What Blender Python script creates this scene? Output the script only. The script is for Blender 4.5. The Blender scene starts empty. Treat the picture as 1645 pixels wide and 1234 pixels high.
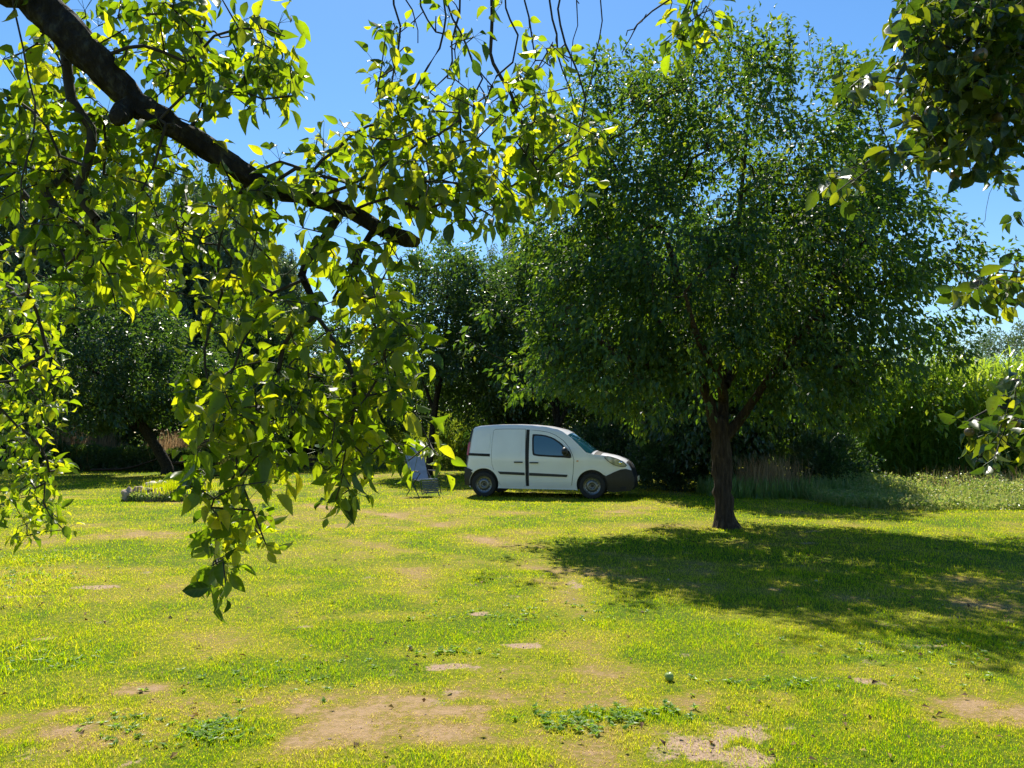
import bpy, bmesh, math, random
import numpy as np
from mathutils import Vector, Matrix, noise
from mathutils.geometry import delaunay_2d_cdt
PI = math.pi
R = math.radians
rng = np.random.default_rng(7)
random.seed(7)

# ------------------------------------------------------------------ camera
SC = bpy.context.scene
COL = SC.collection
F_PX, CX, CY = 1230.0, 822.5, 617.0          # photo is 1645 x 1234
CAM_H = 1.57
PITCH = math.atan(80 / F_PX)
cam = bpy.data.cameras.new('camera')
cam_ob = bpy.data.objects.new('camera', cam)
COL.objects.link(cam_ob)
cam.sensor_width = 36
cam.lens = F_PX / 1645 * 36
cam.clip_end = 3000
cam.clip_start = 0.05
cam_ob.location = (0, 0, CAM_H)
cam_ob.rotation_euler = (PI / 2 + PITCH, 0, 0)
SC.camera = cam_ob

# ------------------------------------------------------------------ light
SUN_EL, SUN_AZ = 54.0, -9.0                   # azimuth from +Y, negative = to the left
w = bpy.data.worlds.new('World')
SC.world = w
w.use_nodes = True
nt = w.node_tree
nt.nodes.clear()
sky = nt.nodes.new('ShaderNodeTexSky')
sky.sky_type = 'NISHITA'
sky.sun_disc = False
sky.sun_elevation = R(SUN_EL)
sky.sun_rotation = R(SUN_AZ)
sky.air_density = 1.15
sky.dust_density = 0.15
sky.ozone_density = 4.5
bg = nt.nodes.new('ShaderNodeBackground')
bg.inputs['Strength'].default_value = 0.084
out = nt.nodes.new('ShaderNodeOutputWorld')
hs = nt.nodes.new('ShaderNodeHueSaturation')
hs.inputs['Saturation'].default_value = 1.2
nt.links.new(sky.outputs[0], hs.inputs['Color'])
nt.links.new(hs.outputs[0], bg.inputs[0])
nt.links.new(bg.outputs[0], out.inputs[0])
sl = bpy.data.lights.new('sun', 'SUN')
sl.energy = 5.0
sl.angle = R(0.5)
sl.color = (1.0, 0.94, 0.82)
so = bpy.data.objects.new('sun', sl)
COL.objects.link(so)
sd = Vector((math.sin(R(SUN_AZ)) * math.cos(R(SUN_EL)), math.cos(R(SUN_AZ)) * math.cos(R(SUN_EL)), math.sin(R(SUN_EL))))
so.rotation_euler = sd.to_track_quat('Z', 'Y').to_euler()
so.location = sd * 60
SC.view_settings.view_transform = 'Standard'
SC.view_settings.look = 'None'
SC.view_settings.exposure = 0.95
SC.view_settings.gamma = 1.0
SC.cycles.max_bounces = 8
SC.cycles.transparent_max_bounces = 8

# ------------------------------------------------------------------ helpers
cp, sp = math.cos(PITCH), math.sin(PITCH)
def at(px, py, Y):
    """world point seen at photo pixel (px, py), Y metres in front of the camera"""
    u, v = (px - CX) / F_PX, (CY - py) / F_PX
    ry = cp - v * sp
    s = Y / ry
    return Vector((u * s, Y, CAM_H + (sp + v * cp) * s))
def gnd(px, py):
    u, v = (px - CX) / F_PX, (CY - py) / F_PX
    s = -CAM_H / (sp + v * cp)
    return Vector((u * s, (cp - v * sp) * s, 0))

def tag(o, label=None, cat=None, group=None, kind=None):
    if label: o['label'] = label
    if cat: o['category'] = cat
    if group: o['group'] = group
    if kind: o['kind'] = kind
    return o
def thing(name, label, cat, loc=(0, 0, 0), rz=0, group=None):
    o = bpy.data.objects.new(name, None)
    COL.objects.link(o)
    o.location = loc
    o.rotation_euler = (0, 0, rz)
    o.empty_display_size = 0.2
    return tag(o, label, cat, group)
def link(name, me, mats=None, parent=None):
    o = bpy.data.objects.new(name, me)
    COL.objects.link(o)
    for m in (mats if isinstance(mats, (list, tuple)) else [mats]):
        if m: me.materials.append(m)
    if parent: o.parent = parent
    return o
def bm_obj(name, bm, mats, parent=None, smooth=True):
    bmesh.ops.recalc_face_normals(bm, faces=bm.faces)
    me = bpy.data.meshes.new(name)
    bm.to_mesh(me)
    bm.free()
    if smooth:
        me.polygons.foreach_set('use_smooth', [True] * len(me.polygons))
        me.set_sharp_from_angle(angle=R(38))
    return link(name, me, mats, parent)
def np_mesh(name, verts, tris=None, quads=None, smooth=False, attrs=None, vattrs=None):
    me = bpy.data.meshes.new(name)
    me.vertices.add(len(verts))
    me.vertices.foreach_set('co', np.asarray(verts, np.float32).ravel())
    nt_ = 0 if tris is None else len(tris)
    nq = 0 if quads is None else len(quads)
    idx = []
    if nt_: idx.append(np.asarray(tris).ravel())
    if nq: idx.append(np.asarray(quads).ravel())
    idx = np.concatenate(idx).astype(np.int32)
    me.loops.add(len(idx))
    me.loops.foreach_set('vertex_index', idx)
    me.polygons.add(nt_ + nq)
    st = np.concatenate([np.arange(nt_) * 3, nt_ * 3 + np.arange(nq) * 4]).astype(np.int32)
    me.polygons.foreach_set('loop_start', st)
    me.polygons.foreach_set('use_smooth', np.full(nt_ + nq, smooth))
    me.update(calc_edges=True)
    for k, v in (attrs or {}).items():
        a = me.attributes.new(k, 'FLOAT', 'FACE')
        a.data.foreach_set('value', np.asarray(v, np.float32))
    for k, v in (vattrs or {}).items():
        a = me.attributes.new(k, 'FLOAT', 'POINT')
        a.data.foreach_set('value', np.asarray(v, np.float32))
    me.validate()
    return me
def unit(a):
    return a / (np.linalg.norm(a, axis=-1, keepdims=True) + 1e-9)

# ---- numpy value noise
_lat = np.random.default_rng(99).random((256, 256))
def vnoise(x, y):
    xi, yi = np.floor(x).astype(int), np.floor(y).astype(int)
    fx, fy = x - xi, y - yi
    fx, fy = fx * fx * (3 - 2 * fx), fy * fy * (3 - 2 * fy)
    a = _lat[xi & 255, yi & 255]; b = _lat[(xi + 1) & 255, yi & 255]
    c = _lat[xi & 255, (yi + 1) & 255]; d = _lat[(xi + 1) & 255, (yi + 1) & 255]
    return a * (1 - fx) * (1 - fy) + b * fx * (1 - fy) + c * (1 - fx) * fy + d * fx * fy
def fbm(x, y, o=4):
    s, a, t = 0, 0.5, 0
    for k in range(o):
        s = s + a * vnoise(x * 2 ** k + 17.3 * k, y * 2 ** k + 5.1 * k); t += a; a *= 0.55
    return s / t

# ------------------------------------------------------------------ materials
def new_mat(name):
    m = bpy.data.materials.new(name)
    m.use_nodes = True
    n = m.node_tree
    n.nodes.clear()
    o = n.nodes.new('ShaderNodeOutputMaterial')
    return m, n, o
def ramp(n, stops):
    r = n.nodes.new('ShaderNodeValToRGB')
    e = r.color_ramp.elements
    while len(e) < len(stops): e.new(0.5)
    for k, (p, c) in enumerate(stops):
        e[k].position = p
        e[k].color = (*c, 1)
    return r
def leaf_mat(name, cols, tcols, trans=0.45, rough=0.42, spec=0.5, veins=False):
    """reflecting leaf colour and light-passing colour, both picked per leaf"""
    m, n, o = new_mat(name)
    a = n.nodes.new('ShaderNodeAttribute'); a.attribute_name = 'v'
    k = len(cols)
    r1 = ramp(n, [(i / (k - 1), c) for i, c in enumerate(cols)])
    r2 = ramp(n, [(i / (len(tcols) - 1), c) for i, c in enumerate(tcols)])
    n.links.new(a.outputs['Fac'], r1.inputs[0]); n.links.new(a.outputs['Fac'], r2.inputs[0])
    o1, o2 = r1.outputs[0], r2.outputs[0]
    if veins:
        def mt(op, x, y, cl=False):
            q = n.nodes.new('ShaderNodeMath'); q.operation = op; q.use_clamp = cl
            for i, e in enumerate((x, y)):
                if isinstance(e, (int, float)): q.inputs[i].default_value = e
                else: n.links.new(e, q.inputs[i])
            return q.outputs[0]
        sa = n.nodes.new('ShaderNodeAttribute'); sa.attribute_name = 's'
        ta = n.nodes.new('ShaderNodeAttribute'); ta.attribute_name = 't'
        ab = mt('ABSOLUTE', sa.outputs['Fac'], 0)
        rib = mt('SUBTRACT', 1, mt('MULTIPLY', ab, 9), True)
        side = mt('MULTIPLY', mt('POWER', mt('ABSOLUTE', mt('SINE', mt('ADD', mt('MULTIPLY', ta.outputs['Fac'], 17), mt('MULTIPLY', ab, -3.2)), 0), 0), 14), .55)
        ve = mt('MAXIMUM', rib, side)
        gp = n.nodes.new('ShaderNodeNewGeometry'); no = n.nodes.new('ShaderNodeTexNoise')
        no.inputs['Scale'].default_value = 55; no.inputs['Detail'].default_value = 5
        n.links.new(gp.outputs['Position'], no.inputs['Vector'])
        br = mt('MULTIPLY', mt('SUBTRACT', no.outputs[0], .66), 14, True)      # brown scab spots
        mot = mt('ADD', .72, mt('MULTIPLY', no.outputs[0], .56))
        def mixc(f, ca, cb, col=None, mode='MIX'):
            q = n.nodes.new('ShaderNodeMix'); q.data_type = 'RGBA'; q.blend_type = mode
            if isinstance(f, (int, float)): q.inputs['Factor'].default_value = f
            else: n.links.new(f, q.inputs['Factor'])
            n.links.new(ca, q.inputs['A'])
            if cb is not None: n.links.new(cb, q.inputs['B'])
            else: q.inputs['B'].default_value = (*col, 1)
            return q.outputs['Result']
        cm = n.nodes.new('ShaderNodeCombineColor')
        for i in range(3): n.links.new(mot, cm.inputs[i])
        o1 = mixc(br, mixc(mt('MULTIPLY', ve, .5), mixc(1.0, o1, cm.outputs[0], mode='MULTIPLY'), None, (.16, .2, .06)), None, (.09, .045, .015))
        o2 = mixc(br, mixc(mt('MULTIPLY', ve, .35), mixc(1.0, o2, cm.outputs[0], mode='MULTIPLY'), None, (.16, .26, .01)), None, (.10, .04, .008))
    p = n.nodes.new('ShaderNodeBsdfPrincipled')
    n.links.new(o1, p.inputs['Base Color'])
    p.inputs['Roughness'].default_value = rough
    p.inputs['Specular IOR Level'].default_value = spec
    t = n.nodes.new('ShaderNodeBsdfTranslucent')
    n.links.new(o2, t.inputs[0])
    mx = n.nodes.new('ShaderNodeMixShader'); mx.inputs[0].default_value = trans
    n.links.new(p.outputs[0], mx.inputs[1]); n.links.new(t.outputs[0], mx.inputs[2])
    n.links.new(mx.outputs[0], o.inputs[0])
    return m
def plain(name, col, rough=0.5, metal=0.0, spec=0.5, coat=0.0, var=0.0, scale=8.0, bump=0.0, bscale=40):
    m, n, o = new_mat(name)
    p = n.nodes.new('ShaderNodeBsdfPrincipled')
    p.inputs['Base Color'].default_value = (*col, 1)
    p.inputs['Roughness'].default_value = rough
    p.inputs['Metallic'].default_value = metal
    p.inputs['Specular IOR Level'].default_value = spec
    p.inputs['Coat Weight'].default_value = coat
    p.inputs['Coat Roughness'].default_value = 0.06
    tc = n.nodes.new('ShaderNodeTexCoord')
    if var:
        ns = n.nodes.new('ShaderNodeTexNoise'); ns.inputs['Scale'].default_value = scale
        ns.inputs['Detail'].default_value = 6
        n.links.new(tc.outputs['Object'], ns.inputs['Vector'])
        r = ramp(n, [(0.3, tuple(c * (1 - var) for c in col)), (0.7, tuple(min(1, c * (1 + var)) for c in col))])
        n.links.new(ns.outputs[0], r.inputs[0]); n.links.new(r.outputs[0], p.inputs['Base Color'])
    if bump:
        nb = n.nodes.new('ShaderNodeTexNoise'); nb.inputs['Scale'].default_value = bscale
        nb.inputs['Detail'].default_value = 8
        n.links.new(tc.outputs['Object'], nb.inputs['Vector'])
        b = n.nodes.new('ShaderNodeBump'); b.inputs['Strength'].default_value = bump
        b.inputs['Distance'].default_value = 0.02
        n.links.new(nb.outputs[0], b.inputs['Height']); n.links.new(b.outputs[0], p.inputs['Normal'])
    n.links.new(p.outputs[0], o.inputs[0])
    return m
def bark_mat(name, c1, c2, c3, zs=0.25, scale=30):
    m, n, o = new_mat(name)
    p = n.nodes.new('ShaderNodeBsdfPrincipled'); p.inputs['Roughness'].default_value = 0.9
    p.inputs['Specular IOR Level'].default_value = 0.2
    tc = n.nodes.new('ShaderNodeTexCoord'); mp = n.nodes.new('ShaderNodeMapping')
    mp.inputs['Scale'].default_value = (1, 1, zs)
    n.links.new(tc.outputs['Object'], mp.inputs[0])
    ns = n.nodes.new('ShaderNodeTexNoise'); ns.inputs['Scale'].default_value = scale; ns.inputs['Detail'].default_value = 8
    ns.inputs['Roughness'].default_value = 0.65
    vo = n.nodes.new('ShaderNodeTexVoronoi'); vo.inputs['Scale'].default_value = scale * 1.2
    n.links.new(mp.outputs[0], ns.inputs['Vector']); n.links.new(mp.outputs[0], vo.inputs['Vector'])
    r = ramp(n, [(0.3, c1), (0.52, c2), (0.75, c3)])
    n.links.new(ns.outputs[0], r.inputs[0]); n.links.new(r.outputs[0], p.inputs['Base Color'])
    ad = n.nodes.new('ShaderNodeMath'); ad.operation = 'ADD'
    n.links.new(ns.outputs[0], ad.inputs[0]); n.links.new(vo.outputs[0], ad.inputs[1])
    b = n.nodes.new('ShaderNodeBump'); b.inputs['Strength'].default_value = 0.9; b.inputs['Distance'].default_value = 0.03
    n.links.new(ad.outputs[0], b.inputs['Height']); n.links.new(b.outputs[0], p.inputs['Normal'])
    n.links.new(p.outputs[0], o.inputs[0])
    return m

M = {}
M['apple_near'] = leaf_mat('apple_leaf_near', [(.018, .042, .014), (.034, .064, .014), (.06, .09, .016)],
                           [(.06, .14, .004), (.34, .50, .006), (.90, .86, .012)], 0.56, 0.4, .45, True)  # darkest and yellowest stops stand in for shaded and lit leaves
M['apple_right_shade'] = leaf_mat('apple_leaf_right_shade', [(.014, .036, .014), (.026, .052, .016), (.05, .085, .018)],
                           [(.03, .08, .006), (.09, .16, .006), (.6, .62, .015)], 0.45, 0.36, .5, True)  # darker stops put the shade on this tree's leaves into their colour
M['apple_mid'] = leaf_mat('apple_leaf_mid', [(.014, .045, .028), (.024, .065, .028), (.05, .095, .028)],
                          [(.08, .2, .012), (.24, .40, .012), (.72, .74, .03)], 0.38, 0.46, 0.35)
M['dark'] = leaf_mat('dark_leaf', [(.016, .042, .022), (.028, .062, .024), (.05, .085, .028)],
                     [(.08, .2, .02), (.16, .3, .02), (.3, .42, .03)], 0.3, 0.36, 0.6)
M['birch'] = leaf_mat('birch_leaf', [(.07, .11, .07), (.10, .15, .08), (.15, .19, .10)],
                      [(.16, .26, .09), (.24, .36, .10), (.36, .46, .12)], 0.3, 0.4, 0.6)
M['willow'] = leaf_mat('willow_leaf', [(.06, .095, .06), (.08, .12, .07), (.11, .14, .08)],
                       [(.12, .2, .06), (.18, .28, .07), (.28, .36, .09)], 0.3, 0.4, 0.6)
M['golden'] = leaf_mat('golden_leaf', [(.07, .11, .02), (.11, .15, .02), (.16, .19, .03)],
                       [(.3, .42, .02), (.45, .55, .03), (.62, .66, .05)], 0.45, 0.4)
M['reed'] = leaf_mat('reed_leaf', [(.06, .12, .035), (.10, .17, .03), (.17, .21, .06)],
                     [(.22, .46, .02), (.44, .6, .03), (.66, .68, .08)], 0.46, 0.3, .8)
M['straw'] = leaf_mat('straw', [(.18, .13, .07), (.32, .23, .12), (.46, .35, .2)],
                      [(.4, .24, .10), (.6, .38, .18), (.7, .5, .26)], 0.35, 0.7, 0.2)
M['weed'] = leaf_mat('weed_leaf', [(.09, .17, .05), (.15, .21, .07), (.28, .27, .12)],
                     [(.3, .5, .05), (.5, .6, .08), (.7, .64, .2)], 0.4, 0.38, .6)
M['clover'] = leaf_mat('clover', [(.10, .2, .03), (.15, .24, .04), (.24, .3, .08)], [(.34, .6, .02), (.5, .68, .03), (.7, .7, .1)], .4, .45, .4)
M['bark_dark'] = bark_mat('apple_bark', (.008, .007, .006), (.026, .022, .018), (.10, .10, .07), 0.5, 30)
M['bark_trunk'] = bark_mat('apple_bark_trunk', (.018, .012, .008), (.05, .035, .024), (.11, .08, .055), 0.16, 22)
M['bark_twig'] = plain('twig_bark', (.028, .022, .017), 0.85, var=.4, scale=60)
M['birch_bark'] = bark_mat('birch_bark', (.05, .05, .05), (.3, .3, .28), (.45, .44, .4), 2.0, 6)

# ------------------------------------------------------------------ leaf meshes
T_HI_V, T_HI_Q = [], []
_rows = [(0, .02), (.14, .27), (.36, .48), (.6, .46), (.82, .25), (1, .0)]
for t, h in _rows:
    for s in (-1, 0, 1): T_HI_V.append((t, s * h, (abs(s) * h) * 0.45 - 0.35 * t * t + .03 * math.sin(9 * t + s)))
for r_ in range(5):
    for c in range(2):
        a = r_ * 3 + c
        T_HI_Q.append((a, a + 1, a + 4, a + 3))
T_HI = (np.array(T_HI_V), None, np.array(T_HI_Q))
T_MID = (np.array([(0, 0, 0), (.42, -.5, .14), (.5, 0, 0), (.42, .5, .14), (1, 0, -.2)]),
         np.array([(0, 1, 2), (0, 2, 3), (1, 4, 2), (2, 4, 3)]), None)
T_LOW = (np.array([(0, 0, 0), (.45, -.5, .12), (1, 0, -.12), (.45, .5, .12)]), np.array([(0, 1, 2), (0, 2, 3)]), None)
T_BLADE = (np.array([(0, -.5, 0), (0, .5, 0), (.4, -.42, .10), (.4, .42, .10), (.75, -.25, .04), (.75, .25, .04), (1, 0, -.12)]),
           np.array([(4, 5, 6)]), np.array([(0, 1, 3, 2), (2, 3, 5, 4)]))
def leaf_arrays(pos, dirs, nrm, ln, wd, tmpl, val):
    V, T, Q = tmpl
    d = unit(dirs)
    s = unit(np.cross(nrm, d))
    n = np.cross(d, s)
    N, k = len(pos), len(V)
    P = (pos[:, None, :] + d[:, None, :] * (V[None, :, 0:1] * ln[:, None, None])
         + s[:, None, :] * (V[None, :, 1:2] * wd[:, None, None]) + n[:, None, :] * (V[None, :, 2:3] * ln[:, None, None]))
    off = (np.arange(N) * k)[:, None, None]
    tr = (T[None] + off).reshape(-1, 3) if T is not None else None
    qd = (Q[None] + off).reshape(-1, 4) if Q is not None else None
    vt = np.repeat(val, len(T)) if T is not None else np.zeros(0)
    vq = np.repeat(val, len(Q)) if Q is not None else np.zeros(0)
    return P.reshape(-1, 3), tr, qd, np.concatenate([vt, vq])
def leaf_obj(name, parent, mat, pos, dirs, nrm, ln, wd, tmpl, val, smooth=False):
    o = np.array(parent.location) if parent else np.zeros(3)
    P, tr, qd, vv = leaf_arrays(pos - o, dirs, nrm, ln, wd, tmpl, val)
    va = None
    if tmpl is T_HI:
        ss = np.tile(np.array([-1., 0, 1]), 6); va = {'s': np.tile(ss, len(pos)), 't': np.tile(tmpl[0][:, 0], len(pos))}
    return link(name, np_mesh(name, P, tr, qd, smooth, {'v': vv}, va), mat, parent)

# ------------------------------------------------------------------ tubes
def ring_frames(d):
    d = unit(d)
    ref = np.where(np.abs(d[:, 2:3]) > 0.9, np.array([[1., 0, 0]]), np.array([[0, 0, 1.]]))
    a = unit(np.cross(ref, d))
    return a, np.cross(d, a)
def edge_tubes(p0, p1, d0, d1, r0, r1, n):
    a0, b0 = ring_frames(d0); a1, b1 = ring_frames(d1)
    th = np.arange(n) * 2 * PI / n
    c, s = np.cos(th)[None, :, None], np.sin(th)[None, :, None]
    A = p0[:, None] + r0[:, None, None] * (a0[:, None] * c + b0[:, None] * s)
    B = p1[:, None] + r1[:, None, None] * (a1[:, None] * c + b1[:, None] * s)
    N = len(p0)
    V = np.concatenate([A, B], axis=1).reshape(-1, 3)
    i = np.arange(n); j = (i + 1) % n
    q = np.stack([i, j, j + n, i + n], 1)[None] + (np.arange(N) * 2 * n)[:, None, None]
    return V, q.reshape(-1, 4)
def catmull(pts, rad, step):
    pts = [np.array(p, float) for p in pts]
    P, Rr = [], []
    n = len(pts)
    for i in range(n - 1):
        a, b, c, d = pts[max(i - 1, 0)], pts[i], pts[i + 1], pts[min(i + 2, n - 1)]
        k = max(1, int(np.linalg.norm(c - b) / step))
        for j in range(k):
            t = j / k
            P.append(0.5 * (2 * b + (c - a) * t + (2 * a - 5 * b + 4 * c - d) * t * t + (3 * b - a - 3 * c + d) * t ** 3))
            Rr.append(rad[i] * (1 - t) + rad[i + 1] * t)
    P.append(pts[-1]); Rr.append(rad[-1])
    return np.array(P), np.array(Rr)
def limb_tube(pts, rad, step, n=10, rough=0.12, seed=0, cap=True):
    """one bent, lumpy tapered limb; returns verts, quads, tris, centreline, radii"""
    P, Rr = catmull(pts, rad, step)
    D = np.gradient(P, axis=0)
    # stable frame
    A = np.zeros_like(P); t = unit(D)
    a = np.cross(t[0], [0.3, 0.5, 0.8]); a /= np.linalg.norm(a)
    for i in range(len(P)):
        a = a - t[i] * np.dot(a, t[i]); a /= np.linalg.norm(a); A[i] = a
    B = np.cross(t, A)
    th = np.arange(n) * 2 * PI / n
    V = []
    for i in range(len(P)):
        for k in range(n):
            q = A[i] * math.cos(th[k]) + B[i] * math.sin(th[k])
            pp = P[i] + q * Rr[i]
            f = 1 + rough * (noise.noise(Vector(pp * (0.9 / max(.02, Rr[i]))) + Vector((seed, 0, 0))) * 1.2
                             + noise.noise(Vector((math.cos(th[k]) * 2.5, math.sin(th[k]) * 2.5, i * step * 1.5 + seed))) * 0.9)
            V.append(P[i] + q * Rr[i] * f)
    Q = []
    for i in range(len(P) - 1):
        for k in range(n):
            k2 = (k + 1) % n
            Q.append((i * n + k, i * n + k2, (i + 1) * n + k2, (i + 1) * n + k))
    V = np.array(V); T = []
    if cap:
        V = np.vstack([V, P[-1] + t[-1] * Rr[-1] * .35]); c = len(V) - 1
        b = (len(P) - 1) * n
        T = [(b + k, b + (k + 1) % n, c) for k in range(n)]
    return V, np.array(Q), np.array(T).reshape(-1, 3), P, Rr
def merge(parts):
    V, T, Q, o = [], [], [], 0
    for v, q, t in parts:
        V.append(v)
        if q is not None and len(q): Q.append(q + o)
        if t is not None and len(t): T.append(t + o)
        o += len(v)
    return np.concatenate(V), (np.concatenate(T) if T else None), (np.concatenate(Q) if Q else None)

class Skel:
    """skeleton of a tree; limbs are given, twigs grow from the nearest node to every target point"""
    def __init__(s):
        s.p = []; s.par = []; s.d = []; s.r = []; s.fixed = []
    def add_limb(s, P, Rr, fixed=True):
        for i in range(len(P)):
            s.p.append(P[i]); s.par.append(-1)
            d = P[min(i + 1, len(P) - 1)] - P[max(i - 1, 0)]
            s.d.append(d / (np.linalg.norm(d) + 1e-9)); s.r.append(Rr[i]); s.fixed.append(True)
    def add_twig(s, P, r):
        """a twig path traced by hand, starts at the nearest node"""
        arr = np.array(s.p); i = int(np.argmin(((arr - P[0]) ** 2).sum(1)))
        for q in P:
            d = q - s.p[i]; L = np.linalg.norm(d)
            if L < 1e-4: continue
            s.p.append(np.array(q)); s.par.append(i); s.d.append(d / L); s.r.append(r); s.fixed.append(False)
            i = len(s.p) - 1
    def grow(s, targets, step, g, r0=.0015, droop=0.0, out=0.5, jit=0.12, first=0):
        arr = np.zeros((len(s.p) + len(targets) * 60, 3)); n = len(s.p)
        arr[:n] = np.array(s.p)
        order = np.argsort([((arr[first:n] - t) ** 2).sum(1).min() for t in targets])
        tips = []
        for k in order:
            t = targets[k]
            dd = ((arr[first:n] - t) ** 2).sum(1); i = int(np.argmin(dd)) + first
            p0 = arr[i].copy(); L = math.sqrt(dd[i - first])
            if L < step * .3:
                tips.append(i); continue
            m = max(1, min(50, int(L / step)))
            c = p0 + (s.d[i] * out + unit(t - p0) * (1 - out)) * L * .5
            c[2] += droop * L
            prev = i
            for j in range(1, m + 1):
                u = j / m
                q = p0 * (1 - u) ** 2 + 2 * c * u * (1 - u) + t * u * u
                if j < m: q = q + g.normal(0, jit * step, 3)
                if n >= len(arr): break
                d = q - s.p[prev]
                s.p.append(q); s.par.append(prev); s.d.append(d / (np.linalg.norm(d) + 1e-9)); s.r.append(r0); s.fixed.append(False)
                arr[n] = q; n += 1; prev = len(s.p) - 1
            tips.append(prev)
        return tips
    def finish(s, r0, e=2.3, rmax=1.0):
        n = len(s.p); acc = np.zeros(n); r = np.zeros(n)
        for i in range(n - 1, -1, -1):
            if s.fixed[i]: r[i] = s.r[i]; continue
            r[i] = min(rmax, max(r0, acc[i] ** (1 / e)))
            acc[s.par[i]] += r[i] ** e * 1.02 if s.par[i] >= 0 else 0
        s.rr = r
        return r
    def tubes(s, sides=5):
        p = np.array(s.p); par = np.array(s.par); d = np.array(s.d); idx = np.where(par >= 0)[0]
        a = par[idx]
        r1 = s.rr[idx]; r0 = np.minimum(s.rr[a], r1 * 1.5)
        dp = d[a]
        cosang = (dp * d[idx]).sum(1)
        d0 = np.where(cosang[:, None] > .6, dp + d[idx], d[idx])
        V, Q = edge_tubes(p[a], p[idx], d0, d[idx], r0, r1, sides)
        return V, Q

def rosette(pts, g, n, spread, ln, lvar, wr, outward=None, droop=.25, upn=.9):
    """n leaves around every point of pts; returns leaf arrays"""
    N = len(pts) * n
    c = np.repeat(pts, n, axis=0)
    off = g.normal(0, 1, (N, 3)); off = unit(off) * (g.random((N, 1)) ** .6) * spread
    d = off / max(spread, 1e-6) + g.normal(0, .45, (N, 3))
    if outward is not None: d += np.repeat(outward, n, axis=0) * .6
    d[:, 2] -= droop
    nr = g.normal(0, .55, (N, 3)); nr[:, 2] += upn
    L = ln * (1 + lvar * g.normal(0, 1, N)).clip(.45, 1.7)
    return c + off, d, nr, L, L * wr * g.uniform(.8, 1.15, N)

def in_ellipsoid(g, n, c, r, shell=0.45, low=-1.0):
    out = []
    while len(out) < n:
        v = g.normal(0, 1, 3); v /= np.linalg.norm(v)
        if v[2] < low: continue
        rad = (shell + (1 - shell) * g.random() ** .6)
        lump = 1 + .16 * noise.noise(Vector(v * 2.2) + Vector((c[0], c[1], 0)))
        out.append(np.array(c) + v * rad * lump * np.array(r))
    return np.array(out)

# ------------------------------------------------------------------ lawn: where it is dry and where it is bare
def blob(x, y, px, py, rx, ry, amt):
    c = gnd(px, py)
    u = x + .35 * rx * (fbm(x * 2.3 + 7, y * 2.3) - .5) * 4 - c.x
    v = y + .35 * ry * (fbm(x * 2.3, y * 2.3 + 31) - .5) * 4 - c.y
    return amt * np.exp(-((u / rx) ** 2 + (v / ry) ** 2) * 1.6)
SOIL = [(145, 945, .32, .16, 1.1), (30, 960, .35, .2, .8), (845, 1036, .22, .10, 1.3), (705, 1070, .28, .12, 1.2), (795, 1070, .2, .12, .9),
        (1120, 1195, .30, .22, 1.3), (1190, 1225, .3, .14, 1.2), (770, 985, .16, .12, 1.2), (490, 1005, .2, .12, .8), (1410, 1005, .25, .15, .6),
        (215, 1225, .2, .16, .8), (1450, 1110, .3, .12, .6), (330, 1100, .3, .2, .5), (560, 895, .4, .25, .5), (60, 1030, .3, .16, .7),
        (920, 940, .15, .5, .6), (1290, 855, .7, .25, .8), (600, 845, .6, .25, .5), (1340, 1095, .3, .1, .5), (120, 1150, .25, .3, .6)]
DRY = [(600, 1160, .9, .45, .9), (110, 1170, .5, .35, .9), (720, 1120, .8, .3, .7), (1500, 1160, 1.2, .35, .9), (260, 1110, .6, .25, .7),
       (1280, 1120, 1.1, .3, .5), (700, 830, 3.0, 1.2, .35), (200, 860, 1.6, .9, .5), (1000, 825, 1.6, .9, .6), (430, 950, .9, .5, .35),
       (1620, 1130, .7, .3, .7), (700, 1190, .6, .25, .6), (60, 1200, .5, .2, .7), (560, 990, .7, .3, .35), (900, 1080, 1.0, .3, .3)]
LUSH = [(420, 1080, .9, .35, .8), (60, 1060, .5, .3, .9), (640, 1020, 1.0, .3, .8), (960, 1150, .35, .12, .9), (1060, 1150, .3, .12, .8),
        (1250, 1100, .5, .12, .7), (740, 1010, .7, .2, .5), (1150, 1060, .8, .3, .4), (340, 1175, .2, .15, .8), (1400, 1060, .8, .2, .4), (1560, 1040, .9, .3, .4)]
def lawn(x, y):
    dry = .21 + .55 * (fbm(x * .9 + 3, y * .9 + 9) - .5) * 2 + .5 * (fbm(x * 3.1, y * 3.1) - .5)
    # old wheel tracks that curve across the lawn
    for (cx, cy, rad, wd) in [(9, 22, 14.2, .22), (9, 22, 15.6, .22), (-14, 6, 13.2, .2), (-14, 6, 14.6, .2)]:
        dist = np.sqrt((x - cx) ** 2 + (y - cy) ** 2)
        dry = dry + .28 * np.exp(-((dist - rad) / wd) ** 2) * (fbm(x * 1.5, y * 1.5 + 50) > .38)
    for b in DRY: dry = dry + blob(x, y, *b) * .92 * np.clip(2.6 * fbm(x * 6.3 + 3, y * 6.3, 5) - .75, 0, 1.3)
    for b in LUSH: dry = dry - blob(x, y, *b) * .95
    soil = (fbm(x * 2.6 + 40, y * 2.6 + 13) - .68) * 6
    soil = np.clip(soil, 0, .45)
    for b in SOIL: soil = soil + blob(x, y, *b) * np.clip(2.4 * fbm(x * 7.7 + 30, y * 7.7, 5) - .45, .2, 1.2)
    soil = soil * (.55 + .9 * fbm(x * 6 + 9, y * 6)) + .5 * (fbm(x * 9, y * 9) - .5)
    return np.clip(dry, 0, 1), np.clip(soil, 0, 1)

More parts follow.
